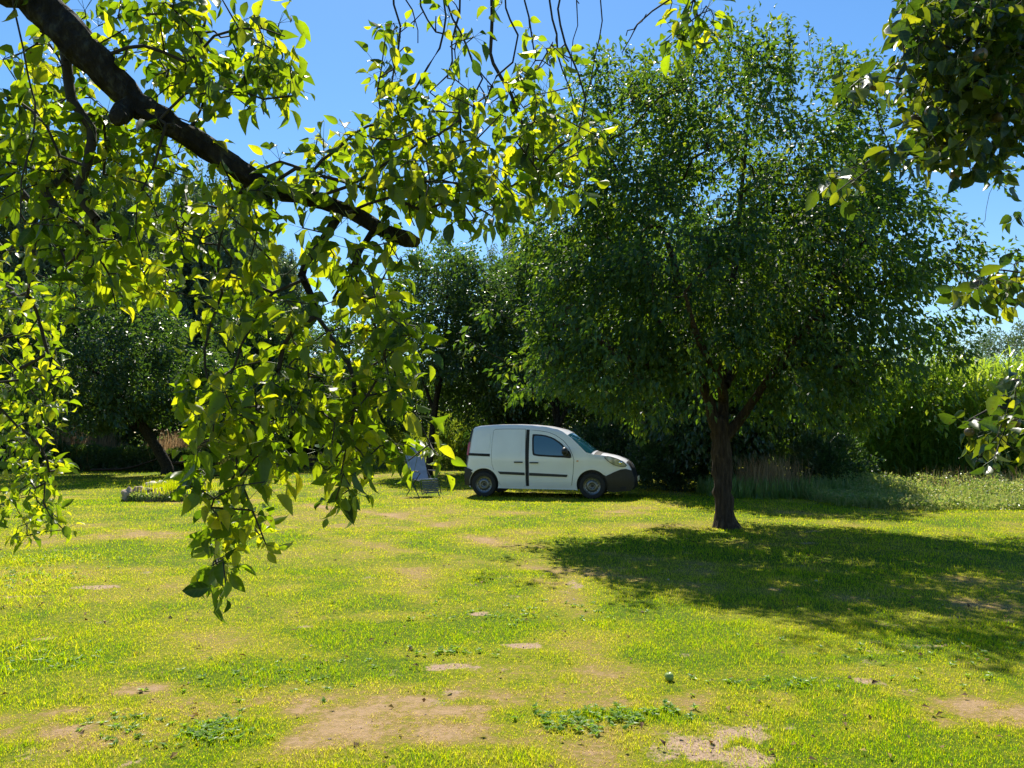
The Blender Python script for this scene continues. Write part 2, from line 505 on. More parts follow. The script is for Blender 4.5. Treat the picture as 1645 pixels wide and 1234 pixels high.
def ground_z(x, y):
    return .03 * (fbm(x * .8 + 5, y * .8, 3) - .5)
gx = np.concatenate([[-1500, -300, -80], np.arange(-32, -9, .35), np.arange(-9, 9, .06), np.arange(9, 32, .35), [80, 300, 1500]])
gy = np.concatenate([[-600, -60, -10], np.arange(-3, 3, .3), np.arange(3, 12, .06), np.arange(12, 26, .12), np.arange(26, 48, .5), [60, 100, 300, 2000]])
X, Y = np.meshgrid(gx, gy)
Z = np.where((np.abs(X) < 40) & (Y < 50) & (Y > -5), ground_z(X, Y), 0)
nx, ny = len(gx), len(gy)
ii, jj = np.meshgrid(np.arange(nx - 1), np.arange(ny - 1))
a0 = (jj * nx + ii).ravel()
dr_, so_ = lawn(X.ravel(), Y.ravel())
gm = np_mesh('ground', np.stack([X.ravel(), Y.ravel(), Z.ravel()], 1), None, np.stack([a0, a0 + 1, a0 + nx + 1, a0 + nx], 1), True,
             None, {'dry': dr_, 'soil': so_})
m, n, o = new_mat('lawn_ground')
p = n.nodes.new('ShaderNodeBsdfPrincipled'); p.inputs['Roughness'].default_value = .95; p.inputs['Specular IOR Level'].default_value = .1
ad = n.nodes.new('ShaderNodeAttribute'); ad.attribute_name = 'dry'
as_ = n.nodes.new('ShaderNodeAttribute'); as_.attribute_name = 'soil'
tc = n.nodes.new('ShaderNodeNewGeometry')
n1 = n.nodes.new('ShaderNodeTexNoise'); n1.inputs['Scale'].default_value = 22; n1.inputs['Detail'].default_value = 8; n1.inputs['Roughness'].default_value = .7
n2 = n.nodes.new('ShaderNodeTexNoise'); n2.inputs['Scale'].default_value = 90; n2.inputs['Detail'].default_value = 4
n.links.new(tc.outputs['Position'], n1.inputs['Vector']); n.links.new(tc.outputs['Position'], n2.inputs['Vector'])
def mth(op, a, b, clamp=False):
    k = n.nodes.new('ShaderNodeMath'); k.operation = op; k.use_clamp = clamp
    for i, q in enumerate((a, b)):
        if isinstance(q, (int, float)): k.inputs[i].default_value = q
        else: n.links.new(q, k.inputs[i])
    return k.outputs[0]
drv = mth('ADD', ad.outputs['Fac'], mth('MULTIPLY', mth('SUBTRACT', n1.outputs[0], .5), 1.9), True)
rg = ramp(n, [(0.0, (.06, .10, .006)), (.35, (.16, .17, .012)), (.7, (.22, .16, .055)), (1.0, (.31, .21, .115))])
n.links.new(drv, rg.inputs[0])
rs = ramp(n, [(.3, (.2, .135, .085)), (.7, (.42, .30, .21))])
n.links.new(n2.outputs[0], rs.inputs[0])
sf = mth('MULTIPLY', mth('SUBTRACT', mth('ADD', as_.outputs['Fac'], mth('MULTIPLY', mth('SUBTRACT', n1.outputs[0], .5), 1.2)), .45), 4, True)
mx = n.nodes.new('ShaderNodeMix'); mx.data_type = 'RGBA'
n.links.new(sf, mx.inputs['Factor']); n.links.new(rg.outputs[0], mx.inputs['A']); n.links.new(rs.outputs[0], mx.inputs['B'])
n.links.new(mx.outputs['Result'], p.inputs['Base Color'])
b = n.nodes.new('ShaderNodeBump'); b.inputs['Strength'].default_value = 1; b.inputs['Distance'].default_value = .02
n.links.new(n1.outputs[0], b.inputs['Height']); n.links.new(b.outputs[0], p.inputs['Normal'])
n.links.new(p.outputs[0], o.inputs[0])
tag(link('ground', gm, m), kind='structure')

# ------------------------------------------------------------------ grass blades
def grass_points(g, y0, y1, dens, xm=1.0):
    A = []
    n_ = int(dens * (y1 - y0) * 2 * (.70 * y1 + xm))
    y = g.uniform(y0, y1, n_); x = g.uniform(-1, 1, n_) * (.70 * y1 + xm)
    k = np.abs(x) < .70 * y + xm
    return x[k], y[k]
BANDS = [(3.0, 4.6, 9500), (4.6, 6.5, 5600), (6.5, 9, 2700), (9, 13, 1100), (13, 19, 520), (19, 27, 200), (27, 38, 70)]
gxs, gys = [], []
g = np.random.default_rng(3)
for (y0, y1, dn) in BANDS:
    x_, y_ = grass_points(g, y0, y1, dn); gxs.append(x_); gys.append(y_)
x_ = np.concatenate(gxs); y_ = np.concatenate(gys)
dry, soil = lawn(x_, y_)
soil_e = np.clip((soil - .25) * 2, 0, 1)
keep = (g.random(len(x_)) > soil_e * .7) & (g.random(len(x_)) > np.clip(dry - .8, 0, 1) * .2)
x_, y_, dry, soil = x_[keep], y_[keep], dry[keep], soil[keep]
N = len(x_)
fat = np.maximum(1.0, y_ / 5.5)
clump = fbm(x_ * 5, y_ * 5 + 77, 3)
hgt = (.014 + .042 * (clump ** 2.2)) * .68 * (1.25 - .8 * dry) * g.uniform(.6, 1.45, N) * (1 + .22 * (fat - 1)).clip(1, 1.8)
long_ = g.random(N) < .004
hgt = np.where(long_, hgt * 2.4, hgt)
ang = g.uniform(0, 2 * PI, N)
lean = g.uniform(.1, 1.0, N) + np.clip(dry - .45, 0, 1) * g.uniform(0, 4, N)
D = np.stack([np.cos(ang) * lean, np.sin(ang) * lean, np.ones(N)], 1)
NR = np.stack([np.cos(ang + g.normal(0, .6, N)), np.sin(ang), .5 * np.ones(N)], 1)
wd_ = .0029 * fat * g.uniform(.7, 1.4, N)
val = np.clip(dry * .85 + g.normal(0, .2, N) + .08, 0, 1)
T_GR = (np.array([(0, -.5, 0), (0, .5, 0), (.6, -.4, .10), (.6, .4, .10), (1, 0, -.15)]), np.array([(2, 4, 3), (0, 2, 1), (1, 2, 3)]), None)
P0 = np.stack([x_, y_, ground_z(x_, y_) - .003], 1)
M['grass'] = leaf_mat('grass_blade', [(.10, .18, .006), (.24, .27, .010), (.36, .30, .07), (.46, .31, .17)],
                      [(.40, .66, .001), (.88, .88, .002), (.88, .74, .09), (.86, .62, .28)], .52, .55, .2)
Pv, Tv, Qv, Vv = leaf_arrays(P0, D, NR, hgt * 1.3, wd_, T_GR, val)
go = link('grass', np_mesh('grass', Pv, Tv, Qv, False, {'v': Vv}), M['grass'])
tag(go, 'short mown grass of the sunlit lawn, yellow green with dry straw patches', 'grass', kind='stuff')
print('grass blades', N)
n_ = 2600
cg = [gnd(px, py) for px, py in ((10, 905), (50, 930), (25, 960), (90, 900), (0, 1055))]
ci = g.integers(0, 5, n_); xx = np.array([cg[i].x for i in ci]) + g.normal(0, .32, n_); yy = np.array([cg[i].y for i in ci]) + g.normal(0, .25, n_)
Pv, Tv, Qv, Vv = leaf_arrays(np.stack([xx, yy, np.zeros(n_)], 1), g.normal(0, .5, (n_, 3)) + (0, 0, 1), g.normal(0, 1, (n_, 3)), g.uniform(.03, .10, n_), np.full(n_, .006), T_GR, g.uniform(0, .6, n_))
tag(link('grass_tuft', np_mesh('grass_tuft', Pv, Tv, Qv, False, {'v': Vv}), M['grass']), 'longer unmown grass tufts at the left edge of the lawn', 'grass', kind='stuff')

# broad-leaved weeds in the lawn (clover, plantain)
pw, dw, nw, lw, ww, vw = [], [], [], [], [], []
spots = [(960, 1158, .16, .08, 34), (1000, 1150, .14, .07, 24), (920, 1168, .14, .06, 30), (1060, 1145, .14, .06, 16), (200, 1180, .12, .09, 20), (185, 1160, .08, .06, 8),
         (340, 1180, .09, .06, 40), (350, 1165, .07, .05, 20), (20, 930, .35, .3, 120), (60, 900, .4, .3, 70), (1215, 1100, .3, .06, 20), (720, 1050, .2, .05, 22),
         (60, 1060, .3, .15, 40), (420, 1090, .4, .2, 40), (850, 985, .6, .3, 50), (1500, 1060, .6, .3, 40)]
for (px, py, rx, ry, k) in spots:
    c = gnd(px, py)
    for i in range(k):
        x0, y0 = c.x + g.normal(0, rx), c.y + g.normal(0, ry)
        for j in range(6):
            a = g.uniform(0, 2 * PI)
            pw.append((x0, y0, .004)); dw.append((math.cos(a), math.sin(a), g.uniform(.3, 1.4)))
            nw.append((-.5 * math.cos(a), -.5 * math.sin(a), 1)); lw.append(g.uniform(.02, .05)); vw.append(g.uniform(0, .45))
pw, dw, nw, lw, vw = map(np.array, (pw, dw, nw, lw, vw))
P_, T_, Q_, V_ = leaf_arrays(pw, dw, nw, lw, lw * .5, T_MID, vw)
tag(link('lawn_weeds', np_mesh('lawn_weeds', P_, T_, Q_, False, {'v': V_}), M['clover']), 'small broad leaved clover and plantain clumps dotted in the lawn', 'weeds', kind='stuff')
# dead leaves and crumbs of earth lying on the grass
n_ = 700
y0 = 3.2 * (26 / 3.2) ** g.random(n_); x0 = g.uniform(-1, 1, n_) * .72 * y0
pp = np.stack([x0, y0, np.full(n_, .02)], 1)
P_, T_, Q_, V_ = leaf_arrays(pp, np.stack([g.normal(0, 1, n_), g.normal(0, 1, n_), g.normal(0, .25, n_)], 1), np.stack([g.normal(0, .35, n_), g.normal(0, .35, n_), np.ones(n_)], 1),
                             g.uniform(.02, .055, n_) * (1 + .03 * y0), g.uniform(.014, .03, n_) * (1 + .03 * y0), T_MID, g.random(n_))
M['litter'] = leaf_mat('dead_leaf', [(.06, .035, .02), (.16, .09, .04), (.35, .26, .06)], [(.1, .05, .02), (.3, .16, .04), (.6, .5, .06)], .25, .7, .2)
tag(link('leaf_litter', np_mesh('leaf_litter', P_, T_, Q_, False, {'v': V_}), M['litter']), 'brown and yellow fallen leaves scattered over the lawn', 'fallen leaves', kind='stuff')

# ------------------------------------------------------------------ the big apple tree on the lawn
TD = gnd(1165, 848).y
def pts(l, d): return [tuple(at(px, py, d + (e[0] if e else 0))) for (px, py, *e) in l]
def apple_tree_mid():
    g = np.random.default_rng(21)
    base = gnd(1165, 846)
    t = thing('apple_tree', 'big round apple tree standing alone on the lawn right of the white van', 'tree', base)
    o = np.array(base)
    s = Skel(); limbs = []
    def L(l, rad, d=TD, n=12, rough=.12, seed=0):
        v, q, tr, P, Rr = limb_tube(pts(l, d), rad, .09, n, rough, seed)
        limbs.append((v - o, q, tr)); s.add_limb(P, Rr)
    L([(1166, 852), (1164, 836), (1162, 800), (1160, 740), (1157, 690), (1152, 672)], [.25, .175, .152, .145, .155, .13], n=18, rough=.24, seed=1)
    L([(1158, 700), (1146, 672), (1138, 640), (1122, 600), (1100, 560), (1090, 500), (1085, 430), (1060, 360)], [.12, .10, .085, .08, .07, .075, .06, .035], seed=2)
    L([(1158, 700), (1162, 660, .1), (1160, 600, .3), (1168, 520, .4), (1180, 430, .4), (1190, 320, .5), (1200, 220, .4)], [.12, .09, .075, .065, .055, .04, .02], seed=3)
    L([(1160, 705), (1184, 680), (1205, 652, -.2), (1240, 600, -.6), (1290, 530, -.9), (1340, 450, -1.1), (1390, 390, -1.2)], [.11, .085, .07, .06, .05, .04, .02], seed=4)
    L([(1125, 606), (1080, 590, -.3), (1010, 575, -.7), (950, 540, -.9), (905, 520, -1)], [.08, .06, .05, .035, .02], seed=5)
    L([(1110, 575), (1060, 520, .6), (990, 440, 1.1), (930, 380, 1.3)], [.07, .055, .04, .02], seed=6)
    L([(1250, 585, -.6), (1320, 590, -.3), (1400, 580, .1), (1460, 560, .3)], [.06, .05, .035, .02], seed=7)
    L([(1165, 620, .2), (1200, 560, 1.2), (1260, 480, 2.0), (1300, 400, 2.2)], [.08, .06, .05, .02], seed=8)
    L([(1163, 640, 0), (1150, 600, -.9), (1120, 540, -1.7), (1100, 470, -2.2)], [.08, .06, .05, .02], seed=9)
    L([(1288, 532, -.9), (1380, 470, -.8), (1470, 440, -.6), (1575, 412, -.4)], [.05, .035, .02, .006], seed=10)
    V, T, Q = merge(limbs)
    link('trunk', np_mesh('trunk', V, T, Q, True), M['bark_trunk'], t)
    # crown
    C = np.array([base.x, TD, 4.7])
    cl = in_ellipsoid(g, 120, C + (-.15, 0, .1), (3.2, 3.15, 3.1), .5)
    tg = [cl[g.integers(0, 120, 1350)] + g.normal(0, 1, (1350, 3)) * (.23, .23, .34), in_ellipsoid(g, 300, C + (-.05, 0, .1), (3.1, 3.0, 2.9), .35)]
    tg.append(in_ellipsoid(g, 160, C + (-2.0, -.4, -1.3), (1.6, 1.6, 1.35), .2))
    tg.append(in_ellipsoid(g, 130, C + (1.6, -.2, -1.4), (1.4, 1.6, 1.3), .2))
    tg.append(in_ellipsoid(g, 90, C + (2.0, 0, .2), (1.1, 1.6, 1.6), .2))
    tg.append(in_ellipsoid(g, 110, C + (.3, -1.4, -1.6), (2.6, 1.2, 1.2), .2))
    for (px, py, rx, rz, k, e) in [(1515, 325, .25, .15, 10, -.3), (1475, 400, .3, .3, 14, 0), (1560, 418, .22, .10, 10, -.4), (1500, 430, .4, .16, 16, -.4),
                                   (1520, 535, .22, .15, 9, 0), (1490, 500, .3, .3, 14, 0), (980, 660, .35, .25, 24, -1.0), (905, 610, .35, .35, 26, -1),
                                   (850, 630, .2, .25, 12, -.8), (1000, 600, .4, .4, 24, -1.4), (880, 540, .3, .5, 26, -.6), (1120, 665, .25, .15, 6, -1.3),
                                   (1330, 690, .5, .2, 22, -.8), (1400, 650, .4, .3, 26, -.3), (1470, 590, .3, .35, 18, 0), (1230, 640, .4, .25, 18, -1.2),
                                   (960, 140, .4, .35, 22, 0), (900, 260, .35, .5, 28, 0), (870, 360, .3, .5, 26, 0), (1390, 200, .3, .5, 22, 0)]:
        c = at(px, py, TD + e)
        tg.append(np.array(c) + g.normal(0, 1, (k, 3)) * (rx, .5, rz))
    tg = np.concatenate(tg)
    tg = tg[tg[:, 2] > 1.75]
    # keep the fork open, as seen from the lawn
    dx = (tg[:, 0] - base.x); kp = ~((np.abs(dx + .05) < .5) & (tg[:, 2] < 2.75) & (tg[:, 1] < TD + .6))
    tg = tg[kp]
    # the crown stays above the roof of the van
    pxx = CX + tg[:, 0] / tg[:, 1] * F_PX; pyy = 697 - (tg[:, 2] - CAM_H) / tg[:, 1] * F_PX
    tg = tg[~((pxx < 1010) & (pyy > 640 + .25 * np.clip(pxx - 900, 0, 200)))]
    s.grow(tg, .22, g, .004, droop=.10, out=.35, jit=.15)
    # upright water shoots on top, each a bare rod with leaves
    shoots = []
    for i in range(130):
        a = g.uniform(0, 2 * PI); rr = g.random() ** .6 * 2.9
        x0, y0 = base.x - .05 + rr * math.cos(a), TD + rr * math.sin(a) * .9
        z0 = 4.6 + 3.15 * math.sqrt(max(0, 1 - (rr / 3.45) ** 2)) - .25
        h = g.uniform(.35, 1.0)
        shoots.append((x0, y0, z0, h, g.normal(0, .10), g.normal(0, .1)))
    for (px, py, h, e) in [(1265, 28, 1.25, 0), (1272, 60, .9, .1), (1320, 70, .9, 0), (1205, 85, .7, 0), (1300, 95, .7, .3), (1108, 78, .6, 0), (1000, 98, .5, 0), (1150, 90, .5, .3), (1352, 92, .7, 0), (1380, 105, .5, 0), (1235, 70, .6, -.4), (1410, 150, .5, .2)]:
        c = at(px, py, TD + e); shoots.append((c.x, c.y, c.z - h, h, 0, 0))
    sp_ = []
    for (x0, y0, z0, h, lx, ly) in shoots:
        P = [np.array((x0 + lx * u * h + .012 * math.sin(9 * u + x0), y0 + ly * u * h, z0 + h * u)) for u in np.linspace(0, 1, max(4, int(h / .12)))]
        s.add_twig(P, .004); sp_ += P[1:]
    s.finish(.0035, 2.35, .05)
    V, Q = s.tubes(5)
    link('branches', np_mesh('branches', V - o, None, Q, True), M['bark_trunk'], t)
    # leaves
    pc = np.repeat(tg, 1, axis=0)
    outw = unit(pc - C)
    c1 = rosette(pc + g.normal(0, .05, pc.shape), g, 30, .26, .108, .22, .52, outw, .6, .7)
    sp_ = np.array(sp_)
    c2 = rosette(sp_, g, 10, .09, .085, .15, .5, None, -.2, .8)
    parts = [np.concatenate([a, b]) for a, b in zip(c1, c2)]
    k = parts[0][:, 2] > 1.45
    parts = [q[k] for q in parts]
    # leaf tone drawn at random over the whole crown
    v = g.beta(2, 4, len(parts[0]))
    leaf_obj('crown', t, M['apple_mid'], *parts, T_MID, v)
    # small unripe apples in the crown
    bmx = bmesh.new()
    bmesh.ops.create_icosphere(bmx, subdivisions=2, radius=.028)
    for v in bmx.verts:
        q = math.hypot(v.co.x, v.co.y) / .028; v.co.z -= .012 * math.exp(-(q * 3) ** 2) * (1 if v.co.z > 0 else -1)
    a0 = bm_obj('apple', bmx, M['apple_skin'], t)
    for k, c in enumerate(tg[g.choice(len(tg), 40, replace=False)]):
        a = a0 if k == 0 else a0.copy()
        if k: COL.objects.link(a); a.parent = t
        a.location = Vector(c - o)
    return t
M['apple_skin'] = plain('apple_skin', (.16, .22, .05), .35, var=.3, scale=12)
apple_tree_mid()

# ------------------------------------------------------------------ background trees
def bg_tree(name, label, cat, px, d, h, rx, ry, mat, bark, n_t, n_l, lsize, zc=.58, rz=None, lean=(0, 0), low=-1.0, trunk_r=.16, blobs=(), group=None, seed=0,
            hang=0.0, forks=2, spread=.38, wr=.55, zmin=.4, pos=None, shell=.35):
    g = np.random.default_rng(seed + 100)
    x0 = (px - CX) / F_PX * d * 1.0
    base = Vector((x0, d, 0)) if pos is None else Vector(pos)
    t = thing(name, label, cat, base, 0, group)
    o = np.array(base); s = Skel(); limbs = []
    top = o + np.array((lean[0], lean[1], h * zc))
    mid = o + np.array((lean[0] * .35, lean[1] * .35, h * zc * .45))
    P_l = [o - (0, 0, .1), o + (0, 0, .25), mid, top, o + np.array((lean[0] * 1.1, lean[1] * 1.1, h * .9))]
    v, q, tr, P, Rr = limb_tube(P_l, [trunk_r * 1.35, trunk_r, trunk_r * .8, trunk_r * .5, trunk_r * .12], .25, 9, .15, seed)
    limbs.append((v - o, q, tr)); s.add_limb(P, Rr)
    for i in range(forks):
        a = 2 * PI * i / max(1, forks) + g.uniform(0, 1.2); zz = g.uniform(.25, .5)
        st = o * (1 - zz) + top * zz if i else mid
        e = st + np.array((math.cos(a) * rx * .6, math.sin(a) * ry * .6, h * .3))
        v, q, tr, P, Rr = limb_tube([st, (st + e) / 2 + (0, 0, h * .03), e], [trunk_r * .6, trunk_r * .4, trunk_r * .12], .3, 7, .15, seed + i)
        limbs.append((v - o, q, tr)); s.add_limb(P, Rr)
    V, T, Q = merge(limbs)
    link('trunk', np_mesh('trunk', V, T, Q, True), bark, t)
    rz = rz or h * (1 - zc)
    C = top
    tg = [in_ellipsoid(g, n_t, C, (rx, ry, rz), shell, low)]
    for (bx, by, bz, br, k) in blobs:
        tg.append(in_ellipsoid(g, k, o + np.array((bx, by, bz)), (br, br, br * .8), .2))
    tg = np.concatenate(tg); tg = tg[tg[:, 2] > zmin]
    s.grow(tg, .45, g, .008, droop=.08, out=.3, jit=.12)
    if hang:
        n_l = n_l
        # weeping twigs: strands that drop from the branch ends
        st_p = []
        for c in tg:
            for _ in range(3):
                L_ = g.uniform(.4, 1.0) * hang
                q0 = c + g.normal(0, .25, 3)
                k = int(L_ / .14)
                zz = q0[2] - np.arange(k) * .14
                wv = np.cumsum(g.normal(0, .018, (k, 2)), axis=0)
                st_p.append(np.stack([q0[0] + wv[:, 0], q0[1] + wv[:, 1], zz], 1))
        cp_ = np.concatenate(st_p); cp_ = cp_[cp_[:, 2] > zmin]
        lv = rosette(cp_, g, n_l * 2, .09, lsize * 1.35, .2, wr, None, .9, .4)
    else:
        lv = rosette(tg, g, int(n_l * 1.75), spread * 1.15, lsize * 1.22, .22, wr * 1.08, unit(tg - C), .3, .7)
    s.finish(.006, 2.4, trunk_r * .5)
    V, Q = s.tubes(4)
    link('branches', np_mesh('branches', V - o, None, Q, True), bark, t)
    k = lv[0][:, 2] > zmin * .5
    lv = [q[k] for q in lv]
    leaf_obj('crown', t, mat, *lv, T_LOW, g.beta(2, 3, len(lv[0])))
    return t
BG = 'trees round the edge of the garden'
bg_tree('apple_tree', 'old leaning apple tree with a slanting trunk on the far left of the lawn', 'tree', 272, 30, 7.4, 3.7, 3.2, M['dark'], M['bark_dark'], 420, 34, .13,
        zc=.60, rz=2.7, lean=(-2.0, -2.6), trunk_r=.22, forks=3, seed=1, group=BG, zmin=1.7, spread=.42, blobs=[(-2.6, 0, 2.6, 1.1, 60), (1.6, 0, 3.6, 1.4, 60), (-.2, -.8, 2.9, 1.2, 40)])
for i, (px, d, h, rx, lab) in enumerate([(60, 44, 20, 4.4, 'tall weeping birch at the left edge of the photo, behind the hanging apple leaves'),
                                         (185, 47, 19.5, 4.6, 'second tall weeping birch from the left, above the leaning apple tree'),
                                         (320, 45, 17.5, 4.0, 'weeping birch right of the leaning apple tree, third from the left'),
                                         (425, 50, 15, 3.0, 'slim weeping birch with sky to its right, rightmost of the birches')]):
    bg_tree('birch_tree', lab, 'tree', px, d, h, rx, rx * .9, M['birch'], M['birch_bark'], 480, 2, .17, zc=.62, rz=h * .38, trunk_r=.2, forks=4, seed=20 + i, group='weeping birches at the back left',
            hang=2.6, wr=.42, zmin=1.5, shell=.2)
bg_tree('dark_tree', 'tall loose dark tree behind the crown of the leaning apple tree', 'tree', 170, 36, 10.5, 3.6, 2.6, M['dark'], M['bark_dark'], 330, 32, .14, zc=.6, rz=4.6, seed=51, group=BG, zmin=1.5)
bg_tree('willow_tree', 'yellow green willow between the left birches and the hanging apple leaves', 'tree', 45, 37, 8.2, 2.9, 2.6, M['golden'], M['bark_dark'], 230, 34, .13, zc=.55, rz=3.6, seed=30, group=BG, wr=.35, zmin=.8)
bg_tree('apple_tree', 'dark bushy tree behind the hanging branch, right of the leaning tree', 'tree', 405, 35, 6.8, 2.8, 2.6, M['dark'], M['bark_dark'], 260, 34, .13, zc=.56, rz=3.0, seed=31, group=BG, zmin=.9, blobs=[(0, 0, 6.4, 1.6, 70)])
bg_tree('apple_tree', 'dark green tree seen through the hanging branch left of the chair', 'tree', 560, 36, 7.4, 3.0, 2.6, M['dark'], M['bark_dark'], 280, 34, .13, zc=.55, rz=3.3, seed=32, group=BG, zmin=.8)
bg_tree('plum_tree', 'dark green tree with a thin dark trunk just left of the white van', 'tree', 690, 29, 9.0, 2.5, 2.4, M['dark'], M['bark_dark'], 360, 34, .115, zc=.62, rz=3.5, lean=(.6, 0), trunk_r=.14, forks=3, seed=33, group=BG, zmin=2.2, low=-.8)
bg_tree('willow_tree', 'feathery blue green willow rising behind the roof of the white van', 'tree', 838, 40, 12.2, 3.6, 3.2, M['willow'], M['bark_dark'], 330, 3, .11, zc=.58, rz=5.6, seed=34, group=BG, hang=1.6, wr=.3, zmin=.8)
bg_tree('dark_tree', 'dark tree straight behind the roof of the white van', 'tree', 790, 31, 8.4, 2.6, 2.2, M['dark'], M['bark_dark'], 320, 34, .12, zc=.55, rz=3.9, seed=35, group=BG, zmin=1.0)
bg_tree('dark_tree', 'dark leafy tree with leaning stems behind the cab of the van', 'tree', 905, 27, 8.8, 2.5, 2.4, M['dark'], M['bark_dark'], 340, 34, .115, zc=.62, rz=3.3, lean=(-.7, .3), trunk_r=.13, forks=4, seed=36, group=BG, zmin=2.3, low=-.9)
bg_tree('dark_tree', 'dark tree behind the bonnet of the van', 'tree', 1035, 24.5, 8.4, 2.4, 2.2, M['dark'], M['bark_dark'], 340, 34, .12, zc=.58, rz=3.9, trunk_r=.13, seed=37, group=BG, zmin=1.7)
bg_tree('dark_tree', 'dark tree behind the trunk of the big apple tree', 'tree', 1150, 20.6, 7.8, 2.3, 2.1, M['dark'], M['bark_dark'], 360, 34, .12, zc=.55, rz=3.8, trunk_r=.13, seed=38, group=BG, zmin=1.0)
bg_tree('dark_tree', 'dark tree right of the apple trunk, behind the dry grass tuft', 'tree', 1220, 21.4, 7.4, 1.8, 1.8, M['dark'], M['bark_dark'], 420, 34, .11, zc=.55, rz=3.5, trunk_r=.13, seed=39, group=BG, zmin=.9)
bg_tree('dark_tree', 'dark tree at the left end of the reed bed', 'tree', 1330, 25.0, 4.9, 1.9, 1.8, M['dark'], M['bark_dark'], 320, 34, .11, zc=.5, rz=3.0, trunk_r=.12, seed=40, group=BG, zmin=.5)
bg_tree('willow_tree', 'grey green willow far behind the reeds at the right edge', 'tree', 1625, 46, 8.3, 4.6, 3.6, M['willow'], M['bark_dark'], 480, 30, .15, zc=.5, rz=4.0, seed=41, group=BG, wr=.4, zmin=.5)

# shrubs
def shrub(label, px, d, h, rx, ry, mat, n_t, n_l, lsize, seed, wr=.5, name='shrub', upr=.3, spread=.22):
    g = np.random.default_rng(seed + 500)
    base = Vector(((px - CX) / F_PX * d, d, 0))
    t = thing(name, label, 'shrub', base, 0, 'shrubs along the garden edge')
    o = np.array(base); s = Skel()
    tg = in_ellipsoid(g, n_t, o + (0, 0, h * .45), (rx, ry, h * .58), .3)
    tg = tg[tg[:, 2] > .12]
    for i in range(7):
        a = g.uniform(0, 2 * PI); e = o + np.array((math.cos(a) * rx * .5, math.sin(a) * ry * .5, h * .6))
        P, Rr = catmull([o + g.normal(0, .08, 3) * (1, 1, 0), (o + e) / 2 + (0, 0, .1), e], [.025, .02, .01], .2)
        k0 = len(s.p); s.add_limb(P, Rr)
        for j in range(k0 + 1, len(s.p)): s.par[j] = j - 1
    s.grow(tg, .25, g, .005, droop=-.05, out=.4, jit=.1)
    s.finish(.004, 2.4, .03)
    V, Q = s.tubes(4)
    link('stems', np_mesh('stems', V - o, None, Q, True), M['bark_dark'], t)
    lv = rosette(tg, g, int(n_l * 1.8), spread * 1.1, lsize * 1.2, .25, wr, unit(tg - o - (0, 0, h * .3)), -upr, .5)
    k = lv[0][:, 2] > .04
    leaf_obj('foliage', t, mat, *[q[k] for q in lv], T_LOW, g.beta(2, 3, int(k.sum())))
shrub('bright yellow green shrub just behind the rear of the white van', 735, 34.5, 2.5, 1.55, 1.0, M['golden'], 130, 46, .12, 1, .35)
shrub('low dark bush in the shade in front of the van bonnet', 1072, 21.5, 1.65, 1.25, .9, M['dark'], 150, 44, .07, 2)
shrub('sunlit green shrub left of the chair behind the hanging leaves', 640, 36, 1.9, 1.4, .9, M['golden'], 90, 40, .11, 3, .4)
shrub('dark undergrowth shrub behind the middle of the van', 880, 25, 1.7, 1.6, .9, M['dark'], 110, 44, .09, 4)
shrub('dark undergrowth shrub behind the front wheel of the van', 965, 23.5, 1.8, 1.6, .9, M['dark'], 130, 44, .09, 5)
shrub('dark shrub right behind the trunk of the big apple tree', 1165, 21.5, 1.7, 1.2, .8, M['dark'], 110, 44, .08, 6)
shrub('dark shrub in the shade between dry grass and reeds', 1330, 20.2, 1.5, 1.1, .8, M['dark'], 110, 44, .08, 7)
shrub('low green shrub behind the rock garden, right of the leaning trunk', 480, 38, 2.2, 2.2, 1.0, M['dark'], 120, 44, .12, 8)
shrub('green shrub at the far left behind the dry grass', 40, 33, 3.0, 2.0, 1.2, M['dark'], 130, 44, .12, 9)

# distant belt of woodland that closes the view
g = np.random.default_rng(77)
n_ = 42000
x_ = g.uniform(-75, 75, n_); top = 5.2 + 2.4 * fbm(x_ * .18, x_ * 0 + 3) * 1.6
z_ = g.random(n_) ** .8 * top; y_ = 62 + 4 * g.random(n_) + 1.5 * np.sin(x_ * .5)
P_, T_, Q_, V_ = leaf_arrays(np.stack([x_, y_, z_], 1), g.normal(0, 1, (n_, 3)), g.normal(0, .6, (n_, 3)) + (0, 0, .7), np.full(n_, .5), np.full(n_, .3), T_LOW, g.random(n_))
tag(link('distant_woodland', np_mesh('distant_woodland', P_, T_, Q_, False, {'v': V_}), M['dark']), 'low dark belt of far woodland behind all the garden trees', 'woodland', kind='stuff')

g = np.random.default_rng(78)
n_ = 60000
x_ = g.uniform(-30, 26, n_); top = 3.4 + 2.2 * fbm(x_ * .35, x_ * 0 + 8)
z_ = g.random(n_) ** .8 * top; y_ = 40.5 + 2.2 * g.random(n_) + 1.2 * np.sin(x_ * .7)
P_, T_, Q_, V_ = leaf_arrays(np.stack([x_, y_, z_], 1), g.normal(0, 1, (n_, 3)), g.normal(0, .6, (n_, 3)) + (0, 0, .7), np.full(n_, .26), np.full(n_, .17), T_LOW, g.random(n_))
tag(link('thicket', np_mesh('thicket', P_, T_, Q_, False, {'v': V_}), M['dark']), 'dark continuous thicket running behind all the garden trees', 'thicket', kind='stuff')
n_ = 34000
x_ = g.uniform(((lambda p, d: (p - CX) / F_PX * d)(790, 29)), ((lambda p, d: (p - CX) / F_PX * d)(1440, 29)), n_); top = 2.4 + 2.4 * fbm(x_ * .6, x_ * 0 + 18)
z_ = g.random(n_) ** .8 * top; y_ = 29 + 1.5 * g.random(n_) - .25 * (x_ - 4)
P_, T_, Q_, V_ = leaf_arrays(np.stack([x_, y_, z_], 1), g.normal(0, 1, (n_, 3)), g.normal(0, .6, (n_, 3)) + (0, 0, .7), np.full(n_, .17), np.full(n_, .11), T_LOW, g.random(n_))
